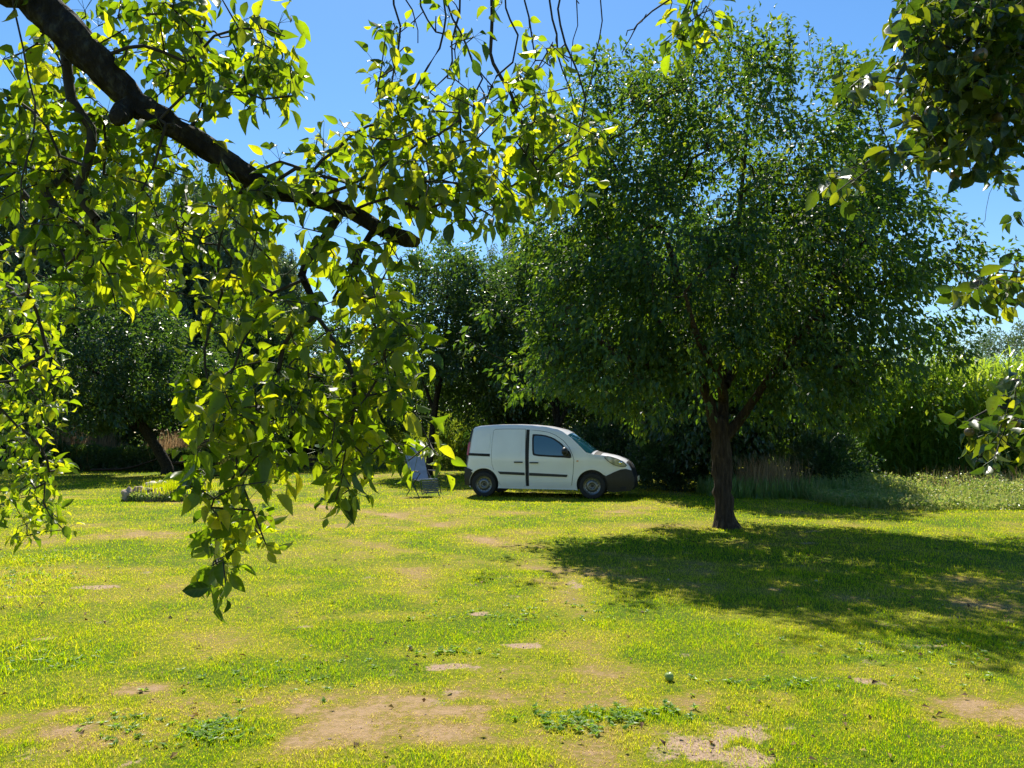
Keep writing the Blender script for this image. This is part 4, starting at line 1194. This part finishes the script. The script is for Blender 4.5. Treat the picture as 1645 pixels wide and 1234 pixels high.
# fallen branches by the leaning tree
def fallen(pl, d, r0, lab):
    P_l = [tuple(gnd(px, 757) * 0 + Vector(((px - CX) / F_PX * d, d + dy, z))) for (px, dy, z) in pl]
    v, q, tr, P, Rr = limb_tube(P_l, np.linspace(r0, r0 * .4, len(P_l)), .2, 7, .15, px_seed(pl))
    o_ = link('fallen_branch', np_mesh('fallen_branch', v, tr, q, True), M['bark_trunk'])
    tag(o_, lab, 'branch', 'fallen branches under the trees')
def px_seed(pl): return pl[0][0]
fallen([(150, 0, .1), (200, .2, .15), (240, .3, .45), (285, .4, .9)], 31.5, .05, 'thin fallen branch leaning up behind the leaning apple tree')
fallen([(265, 0, .35), (300, .1, .4), (345, .2, .4)], 31.5, .07, 'pale fallen branch lying level right of the leaning trunk')
fallen([(445, 0, .1), (500, .2, .25), (560, .3, .3)], 33, .09, 'pale fallen branch at the lawn edge behind the hanging leaves')
fallen([(470, 0, .35), (510, .1, .45), (600, -.2, .2)], 33.4, .08, 'crooked fallen branch lying across another one at the lawn edge')

# ------------------------------------------------------------------ dry grass, reeds and weeds
g = np.random.default_rng(55)
def xr(px, d): return (px - CX) / F_PX * d
n_ = 6500
xx = g.uniform(xr(40, 33), xr(330, 33), n_)
blades('dry_grass', xx, g.uniform(32.2, 35.5, n_), np.zeros(n_), g.uniform(.7, 2.1, n_) * (.25 + 1.5 * fbm(xx * .8, xx * 0) ** 1.4), .035, 'straw', 'tall reddish dry grass standing behind the leaning apple tree', 'dry grass', g, .35, vhi=1)
n_ = 1300
cx_ = g.choice([xr(1250, 19.5), xr(1265, 19.5), xr(1215, 20), xr(1195, 20.2), xr(1235, 19.8)], n_)
blades('dry_grass', cx_ + g.normal(0, .2, n_), 19.7 + g.normal(0, .3, n_), np.zeros(n_), g.uniform(.3, 1.15, n_), .014, 'straw', 'tuft of dry straw coloured grass in the shade right of the apple trunk', 'dry grass', g, .7, vhi=.9)
n_ = 5000
xx = g.uniform(xr(1120, 20.5), xr(1390, 20.5), n_)
blades('undergrowth', xx, g.uniform(18.6, 21, n_), np.zeros(n_), g.uniform(.15, .6, n_), .03, 'weed', 'tall shaded grass and herbs at the foot of the dark trees', 'undergrowth', g, .7)
n_ = 26000
xx = g.uniform(xr(40, 32), xr(340, 32), n_); zz = g.random(n_) ** .8 * (.35 + 1.3 * fbm(xx * .9, xx * 0 + 5))
P_, T_, Q_, V_ = leaf_arrays(np.stack([xx, 31.9 + .9 * g.random(n_), zz], 1), g.normal(0, 1, (n_, 3)) + (0, 0, .8), g.normal(0, .5, (n_, 3)) + (0, -.4, .6), g.uniform(.08, .18, n_), g.uniform(.025, .05, n_), T_LOW, g.random(n_))
tag(link('nettles', np_mesh('nettles', P_, T_, Q_, False, {'v': V_}), M['dark']), 'dark shaded nettles and herbs in front of the reddish dry grass on the left', 'nettles', kind='stuff')
n_ = 1300
xx = g.uniform(xr(1350, 19.5), xr(1800, 19.5), n_); xx = xx[fbm(xx * 1.1, xx * 0 + 44) > .58]; n_ = len(xx)
blades('dry_grass', xx, g.uniform(18.4, 20.8, n_), np.zeros(n_), g.uniform(.25, .85, n_), .016, 'straw', 'loose dry straw stalks between the sunlit bank and the reeds', 'dry grass', g, .9, vhi=1)
# reed bed: stalks with long arching leaves
n_s = 1900
sx = g.uniform(xr(1372, 18.3), xr(1860, 18.3), n_s); sy = 21.6 + 6.0 * g.random(n_s) ** 1.3
sx *= sy / 18.3
hh = (2.75 + .85 * fbm(sx * .9, sy * .9) + .75 * (g.random(n_s) - .3)) * np.clip((sx - xr(1330, 18.3)) / 1.4, .55, 1.0)
lx, ly = g.normal(0, .10, n_s), g.normal(0, .10, n_s)
LP, LD, LN, LL, LW, LV = [], [], [], [], [], []
for k in range(10):
    f = .12 + .88 * (k + g.random(n_s)) / 10
    a = g.uniform(0, 2 * PI, n_s); up = g.uniform(.2, 1.1, n_s) + 1.6 * f ** 3
    LP.append(np.stack([sx + lx * f * hh, sy + ly * f * hh, f * hh], 1))
    LD.append(np.stack([np.cos(a), np.sin(a), up], 1)); LN.append(np.stack([-np.cos(a) * .8, -np.sin(a) * .8, np.ones(n_s)], 1))
    LL.append(g.uniform(.5, .95, n_s)); LW.append(g.uniform(.035, .06, n_s)); LV.append(np.clip(f * .55 + g.normal(0, .15, n_s), 0, 1))
T_ARC = (np.array([(0, -.5, 0), (0, .5, 0), (.3, -.5, .06), (.3, .5, .06), (.58, -.45, -.02), (.58, .45, -.02), (.8, -.26, -.26), (.8, .26, -.26), (.9, 0, -.52)]),
         np.array([(6, 8, 7)]), np.array([(0, 1, 3, 2), (2, 3, 5, 4), (4, 5, 7, 6)]))
P1, T1, Q1, V1 = leaf_arrays(*map(np.concatenate, (LP, LD, LN, LL, LW)), T_ARC, np.concatenate(LV))
pa = np.stack([sx, sy, np.zeros(n_s)], 1); pb_ = np.stack([sx + lx * hh, sy + ly * hh, hh], 1)
dv = unit(pb_ - pa)
Vs, Qs = edge_tubes(pa, pb_, dv, dv, np.full(n_s, .008), np.full(n_s, .004), 3)
me = np_mesh('reeds', np.concatenate([P1, Vs]), T1, np.concatenate([Q1, Qs + len(P1)]), False, {'v': np.concatenate([V1, g.uniform(.3, .9, len(Qs))])})
tag(link('reeds', me, M['reed']), 'dense bed of tall green reeds with arching leaves on the right', 'reeds', kind='stuff')
# weedy bank in front of the reeds
n_ = 14000
xx = g.uniform(xr(1350, 16.5), xr(1800, 16.5), n_); yy = 15.0 + 4.9 * g.random(n_)
edge = 14.3 + 2.4 * fbm(xx * .8, xx * 0 + 2) + np.clip(xr(1440, 16) - xx, 0, 2) * 1.4
k = yy > edge; xx, yy = xx[k], yy[k]; n_ = len(xx)
hz = (.06 + .5 * ((yy - 14.5) / 5.5)) * (.25 + 1.5 * fbm(xx * 1.5, yy * 1.5) ** 1.5)
blades('weedy_bank', xx, yy, np.zeros(n_), hz * g.uniform(.5, 1.5, n_), .016, 'weed', 'tangle of pale sunlit weeds and dry grass in front of the reeds', 'weeds', g, .9, vhi=1)
n_ = 34000
xx = g.uniform(xr(1350, 16.5), xr(1800, 16.5), n_); yy = 14.9 + 5.0 * g.random(n_)
edge = 14.3 + 2.4 * fbm(xx * .8, xx * 0 + 2) + np.clip(xr(1440, 16) - xx, 0, 2) * 1.4
k = yy > edge; xx, yy = xx[k], yy[k]; n_ = len(xx)
zz = (.04 + .75 * ((yy - 14.5) / 5.5) * fbm(xx * 1.3 + 4, yy * 1.3) ** 1.3 * 1.6) * g.random(n_) ** .5
P_, T_, Q_, V_ = leaf_arrays(np.stack([xx, yy, zz], 1), g.normal(0, 1, (n_, 3)), g.normal(0, .5, (n_, 3)) + (0, 0, .9), g.uniform(.04, .09, n_), g.uniform(.02, .045, n_), T_LOW, g.random(n_))
tag(link('bank_herbs', np_mesh('bank_herbs', P_, T_, Q_, False, {'v': V_}), M['weed']), 'leafy herbs growing low on the sunlit bank at the right edge', 'herbs', kind='stuff')
n_ = 6000
xx = g.uniform(xr(380, 37), xr(760, 37), n_)
blades('edge_grass', xx, g.uniform(34, 38, n_), np.zeros(n_), g.uniform(.2, .7, n_), .05, 'weed', 'long sunlit grass at the far edge of the lawn left of the van', 'grass', g, .6, vhi=.9)
M['petiole'] = plain('petiole', (.10, .14, .03), .6)

# ------------------------------------------------------------------ apple trees close to the camera
def near_tree(label, trunk_limbs, hang, clouds, seed, leaf=.078, per=7, extra=(), dvar=.28, group=None, twr=.0019, bare=(), mat='apple_near', lw=.56):
    g = np.random.default_rng(seed)
    base = Vector(trunk_limbs[0][0][0]); base.z = 0
    t = thing('apple_tree', label, 'tree', base, 0, group)
    o = np.array(base); s = Skel(); parts = []; parts2 = []
    for (P_l, rad, n_, rough) in trunk_limbs:
        v, q, tr, P, Rr = limb_tube(P_l, rad, .035 if n_ > 8 else .05, n_, rough, seed + len(parts))
        (parts).append((v - o, q, tr)); s.add_limb(P, Rr)
    V, T, Q = merge(parts)
    link('trunk', np_mesh('trunk', V, T, Q, True), M['bark_dark'], t)
    leafpts = []
    for (pl, d, r_, nl) in hang:
        W = [np.array(at(px, py, d + (e[0] if e else 0))) for (px, py, *e) in pl]
        P, Rr = catmull(W, [r_ * (1 - .5 * i / len(W)) for i in range(len(W))], .05)
        P = P + g.normal(0, .0035, P.shape)
        s.add_twig([p for p in P], r_)
        for i in range(len(P)):
            if g.random() < nl: leafpts.append(P[i] + g.normal(0, .012, 3))
            if g.random() < .22:      # short spur
                q = P[i] + unit(g.normal(0, 1, 3) - np.array((0, 0, .6))) * g.uniform(.02, .07)
                s.add_twig([(P[i] + q) / 2 + g.normal(0, .004, 3), q], .0014)
    cut = .9 if seed == 5 else 1.0
    tg = []
    for (px, py, rx_, ry_, k, d) in clouds:
        a = g.uniform(0, 2 * PI, k); rr = np.sqrt(g.random(k)) * 1.05
        for i in range(max(1, int(round(k * cut)))):
            tg.append(np.array(at(px + rx_ * rr[i] * math.cos(a[i]), py + ry_ * rr[i] * math.sin(a[i]), d + g.uniform(-dvar, dvar))))
    for e in extra: tg.append(np.array(e))
    tg = np.array(tg)
    s.grow(tg, .055, g, twr, droop=.12, out=.35, jit=.16, first=0)
    for (pl, d, r_) in bare: pass
    s.finish(twr, 2.6, .016)
    V, Q = s.tubes(6)
    link('branches', np_mesh('branches', V - o, None, Q, True), M['bark_twig'], t)
    cc = np.concatenate([tg, np.array(leafpts)]) if leafpts else tg
    n = per
    pos, d, nr, ln, wd = rosette(cc, g, n, .065, leaf, .28, lw, None, .55, .55)
    val = np.clip(g.beta(2, 2.2, len(pos)) + np.repeat(g.normal(0, .12, len(cc)), n), 0, 1)
    k = g.random(len(pos)) < .85
    src = np.repeat(cc, n, axis=0)[k]; dv_ = unit(pos[k] - src); far = np.linalg.norm(pos[k] - src, axis=1) > .012
    Vp, Qp = edge_tubes(src[far] - o, pos[k][far] - o, dv_[far], dv_[far], np.full(far.sum(), .0009), np.full(far.sum(), .0007), 3)
    link('petioles', np_mesh('petioles', Vp, None, Qp, True), M['petiole'], t)
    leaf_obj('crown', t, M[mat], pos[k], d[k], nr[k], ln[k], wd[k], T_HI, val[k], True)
    return t, o, tg
A = lambda px, py, d: tuple(at(px, py, d))
# --- tree on the left: thick branch comes in from the top left corner
trunk_l = [
    ([(-2.9, -.6, -.05), (-2.85, -.5, .5), (-2.8, -.3, 1.3), (-2.6, .1, 2.2), (-2.3, .7, 2.85), A(-120, -130, 2.1), A(-20, -45, 2.15), A(60, 5, 2.2), A(120, 68, 2.2), A(175, 118, 2.22), A(215, 165, 2.25), A(262, 195, 2.25),
      A(332, 238, 2.3), A(400, 283, 2.3), A(436, 306, 2.32), A(500, 318, 2.32), A(560, 341, 2.35), A(612, 368, 2.35), A(655, 384, 2.36), A(672, 391, 2.36)],
     [.19, .16, .145, .125, .105, .075, .062, .052, .048, .042, .038, .034, .030, .028, .031, .022, .020, .023, .026, .014], 18, .36),
    ([(-2.6, .1, 2.2), (-2.0, 1.0, 3.1), (-1.2, 1.9, 3.55), (-.3, 2.5, 3.75), (.55, 2.75, 3.72), (1.1, 2.8, 3.6)], [.11, .08, .06, .05, .04, .025], 10, .15),
    ([(-2.8, -.3, 1.3), (-2.9, .6, 2.2), (-2.95, 2.2, 2.9), (-3.0, 3.8, 3.2), (-3.1, 5.0, 3.0)], [.10, .08, .06, .045, .02], 10, .15),
    ([A(212, 165, 2.25), A(196, 182, 2.2), A(188, 190, 2.12)], [.036, .03, .024], 9, .2),
    ([A(432, 300, 2.3), A(425, 318, 2.28), A(432, 328, 2.26)], [.028, .022, .014], 9, .25),
    ([A(545, 342, 2.34), A(520, 385, 2.32), A(490, 425, 2.3), A(484, 446, 2.3)], [.017, .014, .012, .012], 8, .12),
    ([A(484, 440, 2.3), A(500, 475, 2.28), A(510, 510, 2.28)], [.012, .010, .009], 7, .1),
    ([A(598, 372, 2.35), A(580, 400, 2.33), A(560, 440, 2.3), A(535, 480, 2.3)], [.011, .009, .007, .004], 7, .1),
]
hang_l = [
    ([(509, 508), (470, 530), (445, 590), (420, 650), (385, 730), (368, 800), (350, 870), (346, 900), (362, 930)], 2.28, .006, .18),
    ([(509, 508), (545, 560), (570, 610), (566, 680), (552, 740), (545, 800)], 2.28, .005, .2),
    ([(580, 400), (572, 440), (592, 500), (620, 560), (645, 620), (672, 680), (692, 718)], 2.33, .005, .2),
    ([(484, 446), (440, 470), (405, 520), (375, 590), (350, 650), (308, 655)], 2.25, .004, .25),
    ([(400, 285), (370, 340), (350, 400), (355, 470), (330, 560), (345, 640)], 2.35, .004, .25),
    ([(265, 200), (245, 270), (222, 320), (217, 370), (228, 420)], 2.2, .005, .3),
    ([(20, -10), (42, 110), (55, 190), (36, 290), (35, 360)], 2.15, .005, .25),
    ([(100, 50), (120, 160), (150, 230), (128, 300), (160, 380), (130, 450)], 2.3, .004, .3),
    ([(330, 238), (360, 270), (380, 320), (410, 372), (400, 440)], 2.3, .004, .3),
    ([(150, 95), (230, 70), (300, 100), (345, 60), (420, 45), (455, 60)], 2.2, .006, .35),
    ([(255, 190), (300, 150), (360, 140), (420, 155), (470, 155)], 2.2, .005, .35),
    ([(300, 215), (330, 170), (310, 100), (330, 30), (305, -30)], 2.4, .004, .3),
    ([(430, 300), (470, 270), (520, 285), (600, 305), (680, 290), (760, 300), (820, 330)], 2.3, .006, .3),
    ([(500, 318), (560, 300), (640, 250), (700, 215), (740, 190)], 2.3, .005, .35),
    ([(560, 340), (630, 320), (680, 340), (730, 320), (790, 350)], 2.3, .004, .35),
    ([(400, 284), (450, 262), (500, 275), (540, 240), (590, 200)], 2.3, .004, .35),
    # twigs that hang from the high limb, out of the frame
    ([(700, -80), (712, 0), (715, 50), (690, 105), (668, 140), (642, 180), (628, 212)], 2.6, .0065, .1),
    ([(710, -80), (716, 0), (740, 52), (757, 98), (773, 122), (793, 142)], 2.62, .005, .1),
    ([(790, -80), (791, 0), (789, 60), (793, 105), (821, 154), (838, 198), (846, 250), (848, 308), (862, 350)], 2.65, .007, .1),
    ([(840, -80), (842, 0), (850, 25), (858, 60), (858, 97), (842, 130), (821, 154)], 2.6, .005, .15),
    ([(880, -80), (882, 0), (894, 57), (903, 113), (915, 142), (923, 170)], 2.65, .006, .08),
    ([(966, -80), (966, 0), (963, 60), (955, 95), (947, 134), (935, 178)], 2.7, .0075, .06),
    ([(927, -80), (927, 0), (925, 40), (919, 90), (917, 122)], 2.7, .004, .2),
    ([(650, -80), (652, 0), (664, 16), (668, 48), (672, 70)], 2.55, .004, .1),
    ([(632, -80), (633, 8), (643, 40), (639, 85), (631, 134), (623, 190)], 2.55, .004, .12),
    ([(760, 98), (773, 126), (761, 154), (759, 195), (757, 227)], 2.62, .004, .2),
    ([(886, 73), (866, 105), (842, 130)], 2.62, .004, .2),
    ([(672, -80), (676, 10), (700, 50), (735, 60), (728, 80), (740, 130)], 2.6, .004, .12),
    ([(745, -60), (735, 20), (728, 70), (720, 120), (690, 150)], 2.65, .004, .15),
    ([(810, -60), (818, 30), (835, 60), (825, 100), (800, 118), (780, 160), (770, 200)], 2.6, .004, .15),
    ([(905, -60), (900, 40), (930, 120), (938, 160), (925, 215), (880, 250), (850, 300)], 2.7, .0045, .2),
    ([(1130, -60), (1081, 0), (1048, 18), (1022, 38), (1016, 62), (1000, 82)], 2.6, .006, .03),
    ([(1018, 50), (1008, 46), (1005, 60)], 2.6, .002, .0),
    ([(1085, -60), (1113, 0), (1124, 25), (1101, 42), (1081, 54), (1060, 72)], 2.6, .005, .06),
    ([(1118, 15), (1119, 45), (1142, 50)], 2.6, .003, .25),
    ([(1112, 0), (1105, 30), (1098, 60)], 2.6, .003, .35),
    ([(848, 250), (875, 262), (900, 235), (925, 218)], 2.66, .003, .3),
    ([(846, 285), (820, 300), (800, 330)], 2.6, .003, .3),
]
clouds_l = [(330, 60, 130, 90, 62, 2.4), (395, 130, 85, 50, 14, 2.3), (220, 40, 100, 60, 30, 2.5), (60, 160, 90, 120, 40, 2.6), (110, 230, 110, 60, 34, 2.6), (50, 270, 90, 110, 46, 2.6), (190, 320, 120, 110, 52, 2.45),
            (330, 410, 100, 90, 36, 2.35), (120, 420, 110, 80, 32, 2.8), (210, 440, 80, 70, 16, 2.5), (30, 560, 60, 120, 44, 3.4), (40, 690, 55, 90, 40, 3.7), (45, 810, 50, 50, 26, 3.9), (92, 840, 16, 22, 5, 3.9), (75, 740, 25, 30, 6, 3.7),
            (90, 590, 24, 40, 6, 3.4), (430, 330, 90, 60, 20, 2.35), (560, 255, 60, 45, 18, 2.4), (690, 250, 95, 70, 36, 2.35), (770, 310, 70, 55, 24, 2.35), (650, 320, 70, 40, 14, 2.35),
            (450, 560, 120, 75, 32, 2.3), (415, 640, 115, 75, 38, 2.25), (395, 730, 80, 65, 24, 2.25), (375, 800, 55, 40, 16, 2.25), (362, 905, 24, 34, 10, 2.3), (430, 850, 25, 35, 4, 2.25),
            (600, 440, 60, 55, 22, 2.3), (625, 545, 50, 60, 20, 2.3), (600, 650, 70, 50, 22, 2.3), (530, 640, 60, 60, 22, 2.3), (555, 720, 45, 40, 12, 2.3), (548, 795, 22, 20, 6, 2.3), (690, 720, 24, 20, 3, 2.3), (640, 720, 40, 30, 6, 2.3),
            (320, 650, 30, 30, 6, 2.25), (300, 770, 14, 12, 2, 2.2), (500, 420, 60, 50, 10, 2.35), (200, 220, 90, 60, 16, 2.6), (640, 80, 22, 45, 6, 2.55), (765, 60, 35, 35, 3, 2.6), (870, 120, 60, 80, 8, 2.65),
            (800, 200, 100, 55, 22, 2.6), (900, 215, 60, 50, 14, 2.65), (710, 175, 70, 40, 12, 2.6), (640, 190, 40, 40, 8, 2.5), (900, 290, 50, 40, 10, 2.65), (960, 212, 14, 12, 2, 2.7), (1100, 62, 12, 14, 2, 2.6), (1118, 12, 22, 14, 3, 2.6), (1146, 42, 8, 8, 1, 2.6), (860, 290, 55, 45, 12, 2.66), (620, 120, 16, 18, 3, 2.55)]
ext = [(-5.2 + random.uniform(-1, .6), random.uniform(5.4, 8.6), random.uniform(1.2, 3.0)) for _ in range(26)]
near_tree('apple tree hanging over the camera with a thick dark branch from the top left corner', trunk_l, hang_l, clouds_l, 5, extra=ext, leaf=.050, per=7, group='apple trees beside the camera')
# --- tree on the right: only its outer leaves reach the frame
trunk_r = [
    ([(4.0, 1.6, -.05), (3.95, 1.65, .6), (3.9, 1.8, 1.4), (3.7, 2.0, 2.1), (3.2, 2.4, 2.9), A(1760, 60, 2.8), A(1640, 10, 2.8), A(1560, -60, 2.8)], [.17, .15, .13, .11, .08, .05, .035, .02], 12, .18),
    ([(3.7, 2.0, 2.1), (3.4, 2.6, 2.3), A(1800, 480, 3.0), A(1700, 450, 3.0)], [.07, .05, .025, .012], 9, .15),
    ([(3.9, 1.8, 1.4), (3.5, 2.5, 1.7), A(1820, 660, 3.0), A(1700, 650, 3.0)], [.06, .04, .02, .01], 9, .15),
]
hang_r = [([(1640, 10), (1560, 60), (1520, 120), (1525, 190), (1480, 240), (1420, 260), (1370, 290), (1345, 300)], 2.8, .008, .2),
          ([(1520, 120), (1450, 125), (1400, 130), (1365, 155)], 2.8, .004, .3),
          ([(1760, 60), (1680, 130), (1620, 190), (1590, 240), (1610, 280)], 2.8, .006, .2),
          ([(1700, 450), (1640, 440), (1590, 435), (1565, 452), (1548, 492)], 3.0, .004, .15),
          ([(1600, 437), (1570, 436), (1550, 440)], 3.0, .003, .1),
          ([(1700, 650), (1640, 650), (1590, 660), (1550, 680)], 3.0, .004, .2),
          ([(1620, 655), (1600, 700), (1570, 740)], 3.0, .003, .2)]
clouds_r = [(1575, 60, 105, 90, 100, 2.8), (1570, 170, 95, 70, 62, 2.8), (1630, 120, 60, 110, 60, 2.9), (1620, -90, 140, 90, 80, 3.1), (1560, 0, 100, 60, 60, 3.2), (1500, 40, 60, 60, 26, 2.8), (1470, 130, 40, 40, 10, 2.8), (1400, 140, 35, 20, 5, 2.8), (1470, 230, 50, 30, 12, 2.8), (1560, 250, 50, 30, 14, 2.8),  # highest, farthest clouds are added to shade the leaves in view
            (1355, 300, 35, 24, 6, 2.8), (1600, 470, 45, 30, 9, 3.0), (1640, 440, 25, 20, 4, 3.0), (1590, 700, 45, 40, 10, 3.0), (1635, 660, 30, 60, 10, 3.0), (1640, 350, 6, 6, 1, 3.0), (1605, 270, 20, 15, 3, 2.8)]
tr_, o_, tgr = near_tree('apple tree at the right edge with round leaves and small apples against the sky', trunk_r, hang_r, clouds_r, 9, leaf=.055, per=7, mat='apple_right_shade', lw=.66, group='apple trees beside the camera')
g = np.random.default_rng(4)
M['apple_red'] = plain('apple_red_skin', (.10, .07, .035), .35, var=.5, scale=20)
for c in tgr[g.choice(len(tgr), 30, replace=False)]:
    bm = bmesh.new(); r_ = g.uniform(.017, .024)
    bmesh.ops.create_uvsphere(bm, u_segments=14, v_segments=10, radius=r_)
    for v in bm.verts:
        q = math.hypot(v.co.x, v.co.y) / r_
        v.co.z -= .5 * r_ * math.exp(-(q * 3) ** 2) * (1 if v.co.z > 0 else -.6)
    bmesh.ops.create_cone(bm, segments=5, radius1=.0012, radius2=.0012, depth=.022, matrix=Matrix.Translation((0, 0, r_ + .006)))
    a = bm_obj('apple', bm, M['apple_red'], tr_); a.location = Vector(c - o_) + Vector(g.normal(0, .02, 3)) - Vector((0, 0, .03))
# one windfall apple on the lawn
bm = bmesh.new(); bmesh.ops.create_uvsphere(bm, u_segments=16, v_segments=12, radius=.03)
for v in bm.verts:
    q = math.hypot(v.co.x, v.co.y) / .03; v.co.z -= .014 * math.exp(-(q * 3) ** 2) * (1 if v.co.z > 0 else -1)
bmesh.ops.create_cone(bm, segments=5, radius1=.0016, radius2=.0016, depth=.02, matrix=Matrix.Translation((0, 0, .024)))
a = bm_obj('fallen_apple', bm, plain('windfall_skin', (.22, .30, .06), .4, var=.2, scale=20)); a.location = gnd(1075, 1095) + Vector((0, 0, .03))
tag(a, 'small pale green windfall apple lying alone on the grass', 'apple')
